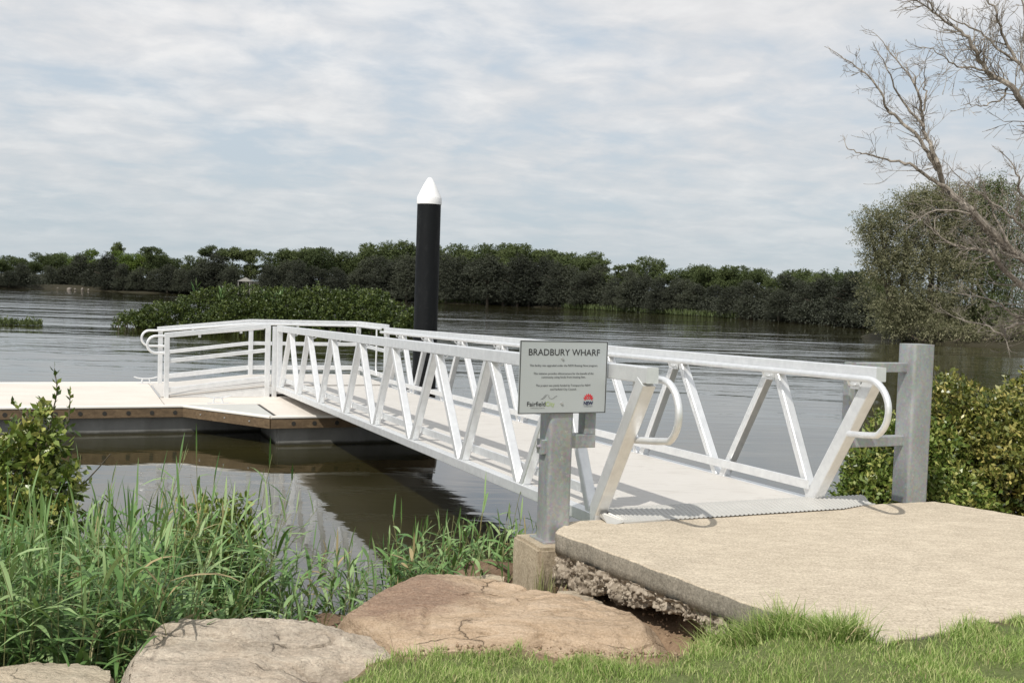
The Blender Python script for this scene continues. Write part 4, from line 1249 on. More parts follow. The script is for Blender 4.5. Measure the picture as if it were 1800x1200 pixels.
FRONT = [(-84.0, 161.4, 2.6), (-81.8, 161.2, 2.8), (-81.1, 164.1, 1.9), (-78.5, 163.8, 2.4), (-78.0, 167.0, 3.0), (-78.8, 173.1, 1.8), (-77.9, 177.1, 3.4), (-77.1, 180.4, 3.0), (-74.1, 180.0, 4.6), (-69.9, 175.8, 4.0), (-66.5, 172.3, 4.8), (-63.0, 170.2, 3.8), (-60.5, 169.2, 3.0), (-58.0, 169.7, 3.0), (-55.7, 169.3, 3.4), (-53.5, 168.7, 2.9), (-51.5, 168.0, 3.3), (-49.9, 169.8, 4.2), (-48.3, 171.5, 5.3), (-45.2, 168.3, 3.9), (-43.2, 168.8, 3.4), (-41.3, 169.5, 3.3), (-38.9, 167.5, 4.5), (-36.8, 169.5, 4.7), (-34.3, 167.7, 4.5), (-32.8, 169.6, 3.9), (-30.1, 169.6, 3.8), (-28.0, 167.8, 3.7), (-25.5, 168.1, 3.6), (-23.3, 169.6, 5.4), (-21.1, 168.0, 6.0), (-19.2, 170.0, 5.7), (-16.9, 166.2, 5.9), (-14.5, 167.4, 5.9), (-12.8, 169.6, 5.9), (-10.5, 165.0, 6.6), (-8.6, 166.5, 6.2), (-6.7, 164.9, 5.6), (-4.0, 162.2, 6.0), (-1.6, 162.2, 5.5), (0.6, 160.5, 6.1), (2.4, 160.4, 6.3), (4.9, 160.9, 5.9), (6.5, 157.8, 6.0), (8.4, 156.8, 4.7), (10.0, 153.3, 4.4), (12.1, 153.9, 5.1), (14.1, 149.1, 3.5), (15.9, 145.3, 4.7), (17.5, 144.4, 3.7), (19.1, 139.2, 3.9), (21.0, 137.6, 3.5), (22.5, 135.2, 3.5), (23.9, 134.2, 3.1), (25.1, 132.5, 3.1), (25.8, 126.5, 3.1), (27.7, 128.3, 3.3), (27.7, 122.3, 3.2), (29.1, 121.1, 2.9), (29.1, 115.4, 3.0), (30.6, 116.3, 4.0), (31.4, 112.7, 3.3), (32.3, 110.2, 3.9), (32.4, 105.4, 3.1), (33.2, 103.2, 3.8), (33.2, 99.6, 2.9), (34.8, 100.5, 2.5), (34.7, 96.8, 2.2), (34.7, 93.4, 2.1), (35.6, 91.9, 2.3), (37.2, 93.1, 2.5), (37.4, 90.7, 1.9)]
BACK = [(-87.2, 169.4, 2.8), (-85.6, 171.4, 3.4), (-84.8, 174.3, 3.6), (-84.9, 178.6, 4.4), (-84.3, 182.9, 3.6), (-83.2, 185.8, 4.6), (-80.5, 185.0, 5.1), (-82.0, 194.1, 5.6), (-78.1, 191.0, 6.1), (-73.3, 184.1, 4.9), (-71.5, 185.0, 5.0), (-65.9, 176.7, 6.1), (-63.5, 176.3, 5.2), (-62.9, 182.3, 5.2), (-59.6, 180.1, 5.1), (-58.0, 183.1, 4.4), (-55.8, 183.1, 4.9), (-52.2, 179.8, 6.4), (-50.3, 180.9, 6.5), (-47.2, 176.9, 6.1), (-45.6, 180.9, 5.8), (-42.3, 178.9, 4.9), (-40.1, 181.2, 6.5), (-38.0, 180.9, 6.4), (-35.3, 178.7, 6.6), (-32.6, 175.8, 6.9), (-31.1, 181.5, 6.8), (-28.4, 181.8, 6.6), (-26.0, 180.0, 6.0), (-23.9, 183.1, 7.8), (-21.1, 182.8, 7.9), (-18.5, 178.8, 7.5), (-16.3, 181.5, 7.6), (-13.3, 180.1, 6.8), (-11.0, 177.5, 8.1), (-8.6, 174.5, 7.4), (-6.3, 175.8, 6.7), (-3.5, 173.6, 7.8), (-0.7, 171.7, 7.5), (1.5, 168.3, 7.9), (4.2, 170.7, 6.9), (6.6, 168.9, 7.0), (8.8, 166.2, 7.5), (11.2, 169.5, 7.0), (12.9, 161.0, 6.9), (15.2, 159.1, 5.1), (17.6, 158.2, 6.0), (18.9, 149.4, 5.9), (21.0, 147.1, 4.7), (23.2, 147.4, 4.5), (24.6, 145.1, 5.4), (25.8, 140.0, 5.1), (27.1, 138.6, 5.1), (29.2, 139.2, 5.2), (30.6, 136.0, 5.0), (31.8, 132.6, 4.0), (31.4, 124.0, 4.0), (33.0, 124.5, 5.0), (34.1, 121.8, 5.2), (34.2, 116.7, 4.7), (35.8, 116.9, 4.7), (36.2, 112.5, 4.6), (38.5, 115.4, 4.2), (36.8, 105.5, 3.6), (37.6, 104.4, 2.8), (38.7, 103.1, 2.7), (41.3, 106.8, 2.7), (41.8, 104.8, 2.9)]

for x, y, h in FRONT:
    if abs(x / y + .2545) < .014: continue
    k_ = math.hypot(x, y); x -= x / k_ * 3.0; y -= y / k_ * 3.0
    h *= random.uniform(1.0, 1.25)
    place_tree('casuarina', x, y, h, h * random.uniform(1.0, 1.4) + 1.6, .3)
for i, (x, y, h) in enumerate(BACK):
    az = x / y
    kind = 'round'
    if -.43 < az < -.36: kind = 'bright'
    elif random.random() < .22: kind = 'open'
    if az > .30 and random.random() < .5: kind = 'pointed'
    place_tree(kind, x, y, h * random.uniform(1.04, 1.28), max(4.6, h * random.uniform(1.05, 1.45)), .5)
for x, y, h in ((-9.4, 172, 7.2), (-67.5, 180, 7.9), (-61.0, 176, 7.7), (-1.2, 172, 8.7), (5.9, 170, 8.8), (-44.5, 178, 7.9), (-22.2, 172, 7.2)):
    place_tree('open', x, y, h, h * .75, .5)
# every tree of the line gets its place relative to the black pile
PILE_AZ = -1.72 / 20.3
def ordinal(n): return {1: 'first', 2: 'second', 3: 'third', 4: 'fourth', 5: 'fifth', 6: 'sixth', 7: 'seventh', 8: 'eighth', 9: 'ninth'}.get(n) or str(n) + ('th' if 10 <= n % 100 <= 20 else {1: 'st', 2: 'nd', 3: 'rd'}.get(n % 10, 'th'))
WORDS = {'casuarina': 'dark feathery casuarina at the far water edge', 'round': 'rounded green tree behind the front row', 'open': 'flat crowned tree standing above the far tree line',
         'bright': 'bright yellow green tree in the far tree line', 'pointed': 'dark pointed tree of the far tree line'}
for kind_, (lab_, grp_) in LBL.items():
    ts = sorted((o for o in COL.objects if o.get('group') == grp_), key=lambda o: o.location.x / o.location.y)
    lf_ = [o for o in ts if o.location.x / o.location.y < PILE_AZ][::-1]; rt_ = [o for o in ts if o.location.x / o.location.y >= PILE_AZ]
    for lst, sd_ in ((lf_, 'left'), (rt_, 'right')):
        for i_, o in enumerate(lst): o['label'] = WORDS[kind_] + ', ' + ordinal(i_ + 1) + ' to the ' + sd_ + ' of the pile'
# dense low undergrowth behind the front row, one unbroken mass
def thicket():
    V, Q_, T_ = [], [], []; off = 0
    path = [(x, y, h) for x, y, h in FRONT]
    for (x, y, h) in path:
        if abs(x / y + .2545) < .014: continue
        n = 2200
        P = np.column_stack([x + rng.normal(0, 1.6, n), y + .3 + rng.normal(0, 1.3, n), .02 + rng.random(n) * max(1.4, h * .75)])
        v, q = leaves(P, unit(n), .24 * rng.uniform(.6, 1.2, n), .14)
        V.append(v); Q_.append(q + off); T_.append(rng.random(n) * .5); off += len(v)
    return np.concatenate(V), np.concatenate(Q_), np.concatenate(T_)
V, Q_, T_ = thicket()
tag(raw('undergrowth', V, Q_, L_CAS, loc=(0, 160, 0), shade=T_), 'dark undergrowth filling the foot of the far tree line', 'undergrowth', kind='stuff')
# pale reed verge at the far water edge
pts = []
for a, b in (((-12, 162.2), (-3, 161.4)), ((7.4, 152.6), (16.8, 139.6)), ((17.2, 139), (25.8, 121.4))):
    for k in range(900):
        t = random.random(); pts.append((a[0] + (b[0] - a[0]) * t + random.gauss(0, .3), a[1] + (b[1] - a[1]) * t + random.gauss(0, .3) + .4, 0))
P = np.array(pts); n = len(P)
V, Q_ = leaves(P, np.column_stack([rng.normal(0, .25, n), rng.normal(0, .25, n), np.ones(n)]), rng.uniform(.4, 1.0, n), .16)
tag(raw('far_reeds', V, Q_, L_GUM, loc=(8, 150, 0), shade=rng.random(n) * .6), 'thin strip of green reeds along the far water edge', 'reeds', kind='stuff')

# ------------------------------------------------------------------ mangrove island in the river
rng = np.random.default_rng(77); random.seed(77)
isl = thing('mangrove_thicket', 'long low dark green mangrove thicket standing in the river behind the boarding ramp', 'shrub', (-12, 52.5, 0))
bl = [(-18.4, 52, .15, 1.15, 1.2, .65), (-17.2, 52.4, .3, 1.5, 1.5, .95), (-15.6, 52.6, .4, 1.8, 1.8, 1.35), (-13.6, 53, .5, 1.9, 2.2, 1.50), (-11.6, 53, .5, 2.0, 2.3, 1.6), (-9.6, 53.2, .5, 2.0, 2.3, 1.65), (-7.9, 53.4, .6, 1.7, 2.0, 1.75), (-6.7, 52.8, .5, 1.3, 1.5, 1.45), (-12.6, 51.6, .3, 2.6, 1.2, 1.1), (-9.2, 51.8, .3, 2.4, 1.1, 1.15), (-6.4, 51.8, .3, 1.2, 1.0, .9)]
V, Q_, T_ = bush_cloud(bl, 11500, 9, .13, .085, 3.3, inner=.74, up=.2, spread=.11, base=.02)
o = raw('foliage', V, Q_, L_ISL, parent=isl, shade=T_)
mb = MB()
for k in range(60):
    b = random.choice(bl); x = b[0] + random.uniform(-.8, .8) * b[3]; y = b[1] + random.uniform(-.9, .4) * b[4]
    branching(mb, (x, y, -.3), (random.gauss(0, .3), random.gauss(0, .3), 1), .65, .035, 0, 5)
mb.build('stems', BARK, isl)['kind'] = 'stuff'
sm = thing('mangrove_shrub', 'thin pale green mangrove seedling clump just left of the black pile', 'shrub', (-5.0, 51.5, 0))
V, Q_, T_ = bush_cloud([(-5.0, 51.5, .9, .38, .4, .45), (-5.2, 51.6, .35, .5, .5, .4), (-4.75, 51.5, 1.25, .25, .25, .2)], 260, 8, .16, .08, 9, inner=.3, up=.5, spread=.12, base=.02)
raw('foliage', V, Q_, L_ISL, parent=sm, shade=T_)
mb = MB(); [branching(mb, (-5 + random.uniform(-.3, .3), 51.5, -.2), (random.gauss(0, .3), 0, 1), .8, .025, 1, 5) for _ in range(6)]; mb.build('stems', BARK, sm)['kind'] = 'stuff'
# reeds poking through the top of the island
def spiky(spots, name, label, mat_, hgt, wd, loc, nleaf=9):
    P, Dd, L_ = [], [], []
    for x, y, z, h in spots:
        for k in range(nleaf):
            P.append((x + random.gauss(0, .03), y + random.gauss(0, .03), z + h * k / nleaf * .75)); a_ = random.uniform(0, 6.28); s_ = random.uniform(.25, .8)
            Dd.append((math.cos(a_) * s_, math.sin(a_) * s_, 1)); L_.append(h * random.uniform(.35, .6))
    P = np.array(P); n = len(P)
    V, Q_ = leaves(P, np.array(Dd), np.array(L_), wd)
    return tag(raw(name, V, Q_, mat_, loc=loc, shade=rng.random(n)), label, 'reeds', kind='stuff')
sp = [(random.choice([random.gauss(-16.0, .25), random.gauss(-12.4, .9), random.gauss(-11.6, .45), random.gauss(-14.4, .2)]), 52 + random.uniform(-.3, .6), 1.35, random.uniform(.6, 1.1)) for _ in range(9)]
spiky(sp, 'island_reeds', 'pale reeds poking out of the top of the mangrove thicket', L_REED, 1, .06, (-12.5, 52, 1))
sp = [(random.uniform(-24.6, -22.6), 50.2 + random.uniform(-.5, .5), 0, random.uniform(.1, .35) * (1 if random.random() < .8 else 1.4)) for _ in range(200)]
spiky(sp, 'floating_weed', 'low patch of green water plants out in the river at the left edge', L_GUM, 1, .06, (-23.6, 50.2, 0), 6)

# ------------------------------------------------------------------ right bank trees
def big_tree(name, label, blobs, ncl, trunk, m_, seed, leaf=.19, wd=.055, per=13, droop=-.25, loc=None, inner=.35):
    global rng
    rng = np.random.default_rng(seed); random.seed(seed)
    t = thing(name, label, 'tree', (trunk[0], trunk[1], .3))
    V, Q_, T_ = bush_cloud(blobs, ncl, per, leaf, wd, seed * .77, inner=inner, up=droop, spread=.34, fuzz=.6)
    raw('crown', V, Q_, m_, parent=t, shade=T_)
    mb = MB()
    for b in blobs:
        tgt = Vector(b[:3]); base = Vector((trunk[0] + random.uniform(-.2, .2), trunk[1], .1))
        mid = base.lerp(tgt, .5) + Vector((random.uniform(-.4, .4), 0, -.3))
        tube(mb, smooth_path([base, mid, tgt, tgt + Vector((0, 0, b[5] * .6))], 4), .11, 6, r1=.02, caps=False)
        for k in range(7):
            d = Vector((random.gauss(0, 1), random.gauss(0, 1), abs(random.gauss(0, 1)))).normalized()
            tube(mb, [tgt, tgt + Vector((d.x * b[3] * .5, d.y * b[4] * .5, d.z * b[5] * .5)), tgt + Vector((d.x * b[3], d.y * b[4], d.z * b[5]))], .03, 4, r1=.008, caps=False)
    mb.build('trunk', BARK, t)
big_tree('paperbark_tree', 'olive grey tree at the left end of the right bank, leaning over the water',
         [(24.6, 68.5, 3.2, 1.9, 1.8, 2.6), (24.0, 68.5, 6.4, 1.6, 1.6, 1.5), (23.5, 68.5, 7.9, 1.3, 1.4, .9), (25.3, 68.8, 7.8, 1.6, 1.6, 1.4), (25.6, 68.5, 9.0, 1.1, 1.2, .8), (22.9, 68.4, 6.9, .9, .9, .8), (24.6, 68.2, 1.2, 1.2, 1.2, 1.0), (23.6, 68.4, 4.9, 1.2, 1.2, 1.2), (25.4, 68.4, 5.4, 1.6, 1.3, 1.6), (25.2, 68.0, 2.2, 1.7, 1.2, 1.4)], 2700, (25.6, 69), L_OLIVE, 41)
big_tree('paperbark_tree', 'tall olive tree behind the bare branches on the right bank',
         [(27.4, 69, 4.0, 2.2, 2, 2.9), (27.2, 69, 8.2, 1.8, 1.7, 1.7), (28.6, 69, 8.0, 1.7, 1.7, 1.6), (26.7, 69, 9.3, 1.0, 1.0, .8), (28.2, 69, 9.5, 1.3, 1.2, .8), (27.6, 68.2, 1.6, 1.8, 1.3, 1.2), (27.2, 68.6, 6.0, 2.0, 1.4, 1.8), (28.8, 68.4, 4.2, 1.5, 1.3, 2.0)], 3200, (27.6, 69.5), L_OLIVE, 42)
big_tree('paperbark_tree', 'green tree at the right edge behind the bare branches',
         [(31.0, 70, 4.2, 2.3, 2.2, 3.2), (30.4, 70, 8.3, 2.0, 1.8, 1.8), (32.4, 70, 8.6, 2.2, 2, 2.0), (31.2, 70, 10.0, 1.2, 1.2, .9), (33.4, 70, 5.0, 2.2, 2.0, 3), (31.0, 69, 1.7, 1.9, 1.2, 1.3), (30.2, 69.3, 5.8, 2.0, 1.4, 2.0)], 4000, (31.3, 70.5), L_GUM, 43)
big_tree('bank_shrub', 'low dark shrub overhanging the water at the foot of the right bank trees', [(25.2, 67.9, .8, .9, .6, .7), (27.0, 67.0, .8, 1.2, .7, .8), (28.8, 66.0, .7, 1.1, .6, .7), (31, 65.3, .8, 1.4, .6, .8)], 500, (27, 67.4), L_OLIVE, 44, leaf=.16, wd=.07)

# ------------------------------------------------------------------ dead trees at the right edge
random.seed(5)
def dead(label, limbs, base, r0, depthy):
    t = thing('dead_tree', label, 'dead tree', base)
    for nm, pts, ra, rb, tw in limbs:
        path = smooth_path([(x, y + (0 if i < 1 else math.sin(i * 1.7 + len(pts)) * depthy * .5), z) for i, (x, y, z) in enumerate(pts)], 4)
        # small natural kinks
        path = [path[0]] + [p + Vector((random.gauss(0, .012), random.gauss(0, .012), random.gauss(0, .012))) for p in path[1:]]
        mb = MB(); n = len(path)
        tube(mb, path, [ra + (rb - ra) * (i / (n - 1)) ** .8 for i in range(n)], 8, caps=False)
        L_ = sum((path[i + 1] - path[i]).length for i in range(n - 1))
        for k in range(int(L_ * tw)):
            i = random.randint(int(n * .12), n - 2)
            d = (path[i + 1] - path[i]).normalized()
            side_ = Vector((random.gauss(0, 1), random.gauss(0, .8), random.gauss(0, 1)))
            side_ = (side_ - d * side_.dot(d)).normalized()
            f = 1 - .5 * i / n
            branching(mb, path[i], d * .75 + side_ * .8, random.uniform(.22, .62) * f, min(.010, max(.0045, ra * .2 * f)), 2, 4, .5, (2, 3), .5, .72, .15, .0032, 4)
        branching(mb, path[-1], path[-1] - path[-2], .3, max(.006, rb), 2, 4, .45, (2, 3), .5, .72, .1, .0032, 4)
        o = mb.build(nm, DEADWOOD, t)
D1 = [
 ('trunk', [(12.6, 20.4, .3), (11.6, 20.2, 1.9), (10.6, 20, 2.75), (9.64, 20.0, 3.43), (9.06, 20.0, 3.84), (8.62, 20.0, 4.18), (8.36, 20.0, 4.44), (8.1, 20.0, 4.73), (7.92, 20.0, 5.06), (7.73, 20.0, 5.42), (7.65, 20.0, 5.74), (7.59, 20.0, 6.1), (7.43, 20.0, 6.46), (7.25, 20.0, 6.78), (6.83, 20.0, 7.34)], .11, .009, 6),
 ('branch', [(7.92, 20.0, 5.01), (7.74, 20.0, 5.25), (7.48, 20.0, 5.57), (7.13, 20.0, 5.97), (6.94, 20.0, 6.12), (6.74, 20.0, 6.42), (6.47, 20.0, 6.72), (6.13, 20.0, 7.01)], .045, .01, 9),
 ('branch', [(7.62, 20.0, 5.82), (7.45, 20.0, 6.02), (7.15, 20.0, 6.37), (6.9, 20.0, 6.73), (6.7, 20.0, 7.09)], .03, .008, 9),
 ('branch', [(7.59, 20.0, 6.1), (7.6, 20.0, 6.39), (7.62, 20.0, 6.67), (7.59, 20.0, 6.96)], .022, .007, 9),
 ('branch', [(8.14, 20.0, 4.67), (7.76, 20.0, 4.85), (7.42, 20.0, 5.06), (7.21, 20.0, 5.15), (6.92, 20.0, 5.21), (6.59, 20.0, 5.24), (6.34, 20.0, 5.29), (6.19, 20.0, 5.39)], .04, .008, 5),
 ('branch', [(11.6, 20.2, 1.9), (10.8, 20, 2.2), (10.12, 20.0, 2.52), (9.67, 20.0, 2.9), (9.24, 20.0, 3.21), (8.93, 20.0, 3.49), (8.67, 20.0, 3.57), (8.24, 20.0, 3.66), (7.84, 20.0, 3.93)], .10, .01, 10),
 ('branch', [(10.6, 20, 2.75), (10.09, 20.0, 3.11), (9.64, 20.0, 3.35), (9.29, 20.0, 3.47), (9.01, 20.0, 3.81), (8.74, 20.0, 4.03), (8.67, 20.0, 4.12)], .05, .012, 14),
 ('branch', [(9.24, 20.0, 3.21), (9.08, 20.0, 3.65), (8.94, 20.0, 3.97), (8.54, 20.0, 4.21), (7.95, 20.0, 4.26), (7.64, 20.0, 4.09)], .04, .01, 11),
 ('branch', [(11.1, 20, 3.2), (10.05, 20.0, 3.75), (9.58, 20.0, 3.99), (9.25, 20.0, 4.2), (8.91, 20.0, 4.51), (8.37, 20.0, 4.91)], .05, .01, 11),
 ('branch', [(9.64, 20.0, 3.35), (9.27, 20.0, 3.72), (9.05, 20.0, 4.29), (8.87, 20.0, 4.51)], .035, .01, 12),
 ('branch', [(11.9, 20.3, 1.5), (10.8, 20, 2.3), (10.13, 20.0, 2.3), (9.71, 20.0, 2.19), (9.43, 20.0, 2.08), (9.28, 20.0, 1.94), (8.94, 20.0, 2.13), (8.49, 20.0, 2.21)], .05, .008, 9),
 ('branch', [(10.4, 20, 2.25), (9.81, 20.0, 2.22), (9.38, 20.0, 2.43), (9.05, 20.0, 2.58), (8.69, 20.0, 2.67), (8.39, 20.0, 2.72)], .03, .008, 10),
 ('branch', [(11.2, 20, 4.1), (10.01, 20.0, 4.39), (9.57, 20.0, 4.6), (9.4, 20.0, 4.92), (9.24, 20.0, 5.2)], .045, .01, 8)]
dead('bare bleached dead tree leaning in from the right edge, with two forks reaching up', D1, (12.6, 20.4, .3), .2, .25)
D2 = [
 ('trunk', [(13.6, 17.2, .4), (11.6, 17, 3.4), (9.8, 17, 4.75), (8.65, 17.0, 5.26), (8.36, 17.0, 5.42), (8.05, 17.0, 5.69), (7.77, 17.0, 5.99), (7.52, 17.0, 6.19), (7.33, 17.0, 6.39), (7.18, 17.0, 6.55), (6.96, 17.0, 6.82), (6.74, 17.0, 7.02), (6.45, 17.0, 7.18), (6.14, 17.0, 7.31)], .085, .008, 8),
 ('branch', [(7.52, 17.0, 6.19), (7.27, 17.0, 6.28), (6.99, 17.0, 6.31), (6.7, 17.0, 6.43), (6.44, 17.0, 6.55)], .022, .006, 10),
 ('branch', [(9.8, 17, 4.75), (9.2, 17.0, 5.2), (8.63, 17.0, 5.6), (8.27, 17.0, 5.87), (8.03, 17.0, 6.13), (7.89, 17.0, 6.4), (7.77, 17.0, 6.68), (7.61, 17.0, 6.94), (7.46, 17.0, 7.15), (7.31, 17.0, 7.41)], .05, .012, 8),
 ('branch', [(7.77, 17.0, 5.97), (7.71, 17.0, 5.81), (7.54, 17.0, 5.74), (7.37, 17.0, 5.66), (7.16, 17.0, 5.66)], .018, .005, 7),
 ('branch', [(7.89, 17.0, 6.4), (7.53, 17.0, 6.67), (7.23, 17.0, 6.9), (6.88, 17.0, 6.99), (6.56, 17.0, 7.12)], .022, .006, 10),
 ('branch', [(8.27, 17.0, 5.87), (8.17, 17.0, 6.35), (8.04, 17.0, 6.75), (7.95, 17.0, 7.16), (7.83, 17.0, 7.47)], .03, .01, 9),
 ('branch', [(8.9, 17.0, 5.4), (8.55, 17.0, 6.0), (8.3, 17.0, 6.6), (8.25, 17.0, 7.1), (8.1, 17.0, 7.6)], .035, .01, 9)]
dead('second bare tree whose dead limbs cross the top right corner of the sky', D2, (13.6, 17.2, .4), .2, .2)

# ------------------------------------------------------------------ mangroves right of the slab
rng = np.random.default_rng(5); random.seed(6)
def mangrove(label, blobs, ncl, m_, leaf=.062, wd=.030, seed=1., per=9, base=.2, inner=.70, sp=.06):
    c_ = np.mean([b[:3] for b in blobs], 0)
    t = thing('mangrove_shrub', label, 'shrub', (float(c_[0]), float(c_[1]), .1))
    V, Q_, T_ = bush_cloud(blobs, ncl, per, leaf, wd, seed, inner=inner, up=.35, spread=sp, base=base)
    raw('foliage', V, Q_, m_, parent=t, shade=T_)
    mb = MB()
    for b in blobs:
        for k in range(5):
            e = Vector((b[0] + random.uniform(-.7, .7) * b[3], b[1] + random.uniform(-.5, .5) * b[4], b[2]))
            branching(mb, (e.x * .7 + b[0] * .3, e.y, .0), (random.gauss(0, .15), random.gauss(0, .15), 1), b[2] * .62, .016, 1, 5, .5, (2, 3), .4, .72, .2, .004)
    mb.build('stems', BARK, t)['kind'] = 'stuff'
    return t
mangrove('dense yellow green mangrove hedge behind the right galvanised post', [(4.55, 10.0, .95, .52, .7, .68), (4.35, 10.3, 1.35, .35, .5, .40), (4.75, 9.8, 1.15, .5, .5, .45)], 2600, L_HEDGE, seed=2.2)
mangrove('yellow green mangrove bush at the right edge of the picture beside the slab', [(5.5, 10.0, 1.05, .65, .8, .72), (5.3, 10.2, 1.55, .40, .5, .38), (6.0, 10.4, 1.3, .7, .8, .7), (5.2, 9.6, .9, .55, .4, .55), (4.75, 9.45, .75, .35, .3, .38), (5.5, 9.1, .65, .5, .3, .42)], 4200, L_HEDGE, seed=6.1)
mangrove('low green mangrove bush behind the footbridge end, between it and the right post', [(3.72, 9.9, .78, .42, .5, .56), (3.42, 9.7, .55, .32, .4, .40), (4.0, 10.0, .95, .38, .5, .48), (4.0, 9.3, .65, .4, .3, .35), (3.35, 9.95, .85, .16, .2, .26)], 2400, L_MANG, seed=8.8)

# ------------------------------------------------------------------ mangroves at the left edge
mangrove('leafy mangrove sapling with a tall thin top shoot at the left edge', [(-3.72, 8.0, .95, .30, .30, .42), (-3.55, 8.0, 1.22, .17, .17, .26), (-3.95, 8.05, .85, .28, .28, .30), (-3.45, 7.95, .85, .22, .25, .36), (-4.1, 8.3, .98, .22, .22, .16), (-3.7, 7.8, .50, .45, .3, .32)], 760, L_MANG, leaf=.078, wd=.042, seed=4.4, per=7, base=.1, inner=.4, sp=.06)
def shoot(root, pts, n, lf=.06):
    path = smooth_path(pts, 6)
    mb = MB(); tube(mb, path, .007, 6, r1=.003); mb.build('shoot', BARK, root)
    P, Dd = [], []
    for k in range(n):
        i = int((k + .5) / n * (len(path) - 1)); a_ = k * 2.4
        P.append(path[i]); Dd.append((math.cos(a_) * .7, math.sin(a_) * .7, .9))
    P.append(path[-1]); Dd.append((0, 0, 1))
    V, Q_ = leaves(np.array(P), np.array(Dd), lf * rng.uniform(.8, 1.2, len(P)), lf * .55, .12)
    raw('leaves', V, Q_, L_MANG, parent=root, shade=rng.random(len(P)) * .7)
lm = [o for o in COL.objects if o.get('label', '').startswith('leafy mangrove sapling')][0]
shoot(lm, [(-3.55, 8.0, 1.1), (-3.50, 8.0, 1.4), (-3.46, 8.0, 1.6), (-3.48, 8.0, 1.78)], 26)
shoot(lm, [(-3.48, 8.0, 1.1), (-3.38, 8.0, 1.35), (-3.36, 8.0, 1.5), (-3.36, 8.0, 1.60)], 16)
shoot(lm, [(-3.7, 8.0, 1.0), (-3.66, 8.0, 1.25), (-3.72, 8.0, 1.42), (-3.80, 8.0, 1.50)], 16)
mangrove('small leafy mangrove bush among the reeds at the water edge', [(-2.35, 7.95, .50, .30, .28, .30), (-2.15, 8.0, .62, .22, .2, .22), (-2.0, 7.8, .35, .22, .22, .25)], 330, L_MANG, leaf=.06, wd=.034, seed=5.4, per=7, base=.02, inner=.4, sp=.05)

# ------------------------------------------------------------------ reeds
def reed_shape(x, y, z, h, lean, az, nl, lf):
    """one reed: curved stem plus long drooping blades. returns stem path, blades (V,Q)"""
    dx, dy = math.cos(az) * lean, math.sin(az) * lean
    path = [Vector((x + dx * h * t ** 1.7, y + dy * h * t ** 1.7, z + h * t * (1 - .12 * lean * t))) for t in np.linspace(0, 1, 6)]
    V, Q_ = [], []
    for k in range(nl):
        t = .08 + .92 * (k + random.random() * .5) / nl
        i = min(4, int(t * 5)); p = path[i].lerp(path[i + 1], t * 5 - i)
        a_ = (k % 2) * math.pi + az + random.gauss(0, .9)
        L_ = lf * random.uniform(.6, 1.2) * (1 - .35 * t * t); el = random.uniform(.15, 1.2) if k < nl - 1 else 1.4
        wd = random.uniform(.0075, .0155) * (.55 if k == nl - 1 else 1)
        hd = Vector((math.cos(a_), math.sin(a_), 0)); sd = Vector((-hd.y, hd.x, 0)); tw = random.uniform(-.6, .6)
        q = Vector(p); e_ = el; NS = 5; b = len(V)
        for s_ in range(NS + 1):
            u = s_ / NS
            w_ = wd * (math.sin(math.pi * min(1, (u * .9 + .12))) ** .8) if u < 1 else .0004
            dirv = hd * math.cos(e_) + Vector((0, 0, math.sin(e_)))
            nn = dirv.cross(sd)
            sv = sd * math.cos(tw * u) + nn * math.sin(tw * u)
            V.append(q + sv * w_); V.append(q - sv * w_)
            q = q + dirv * L_ / NS
            e_ -= random.uniform(.05, .30) * (1.0 if k < nl - 1 else .3)
        for s_ in range(NS): Q_.append((b + 2 * s_, b + 2 * s_ + 1, b + 2 * s_ + 3, b + 2 * s_ + 2))
    return path, V, Q_
def reed_bed(name, label, spots, lf=.40):
    VV, QQ, TT = [], [], []; off = 0; sv, sf = [], []
    mb = MB()
    for x, y, z, h in spots:
        path, V, Q_ = reed_shape(x, y, z, h, random.uniform(.05, .5), random.gauss(.0, 1.4) if random.random() < .7 else random.uniform(0, 6.28), random.randint(9, 13), lf)
        tube(mb, path, .0035, 4, r1=.0015, caps=False)
        VV.append(np.array(V)); QQ.append(np.array(Q_) + off); off += len(V)
        base = random.random() * .5
        TT.append(np.repeat([min(1, max(0, base + random.random() * .5)) for _ in range(len(Q_) // 5)], 5))
        if random.random() < .04: TT[-1][:] = 1.0
    t = raw(name, np.concatenate(VV), np.concatenate(QQ), L_REED, loc=(float(np.mean([s[0] for s in spots])), float(np.mean([s[1] for s in spots])), 0), shade=np.concatenate(TT))
    tag(t, label, 'reeds', kind='stuff')
    o = mb.build('stems', STEM, t); o['kind'] = 'stuff'
    return t
random.seed(31)
def scatter(n, fx, fy, keep, hmin, hmax):
    out_ = []
    while len(out_) < n:
        x = random.uniform(*fx); y = random.uniform(*fy)
        if keep(x, y): out_.append((x, y))
    z = terrain(np.array(out_))
    return [(x, y, max(-.25, float(zz)) - .02, random.uniform(hmin, hmax)) for (x, y), zz in zip(out_, z)]
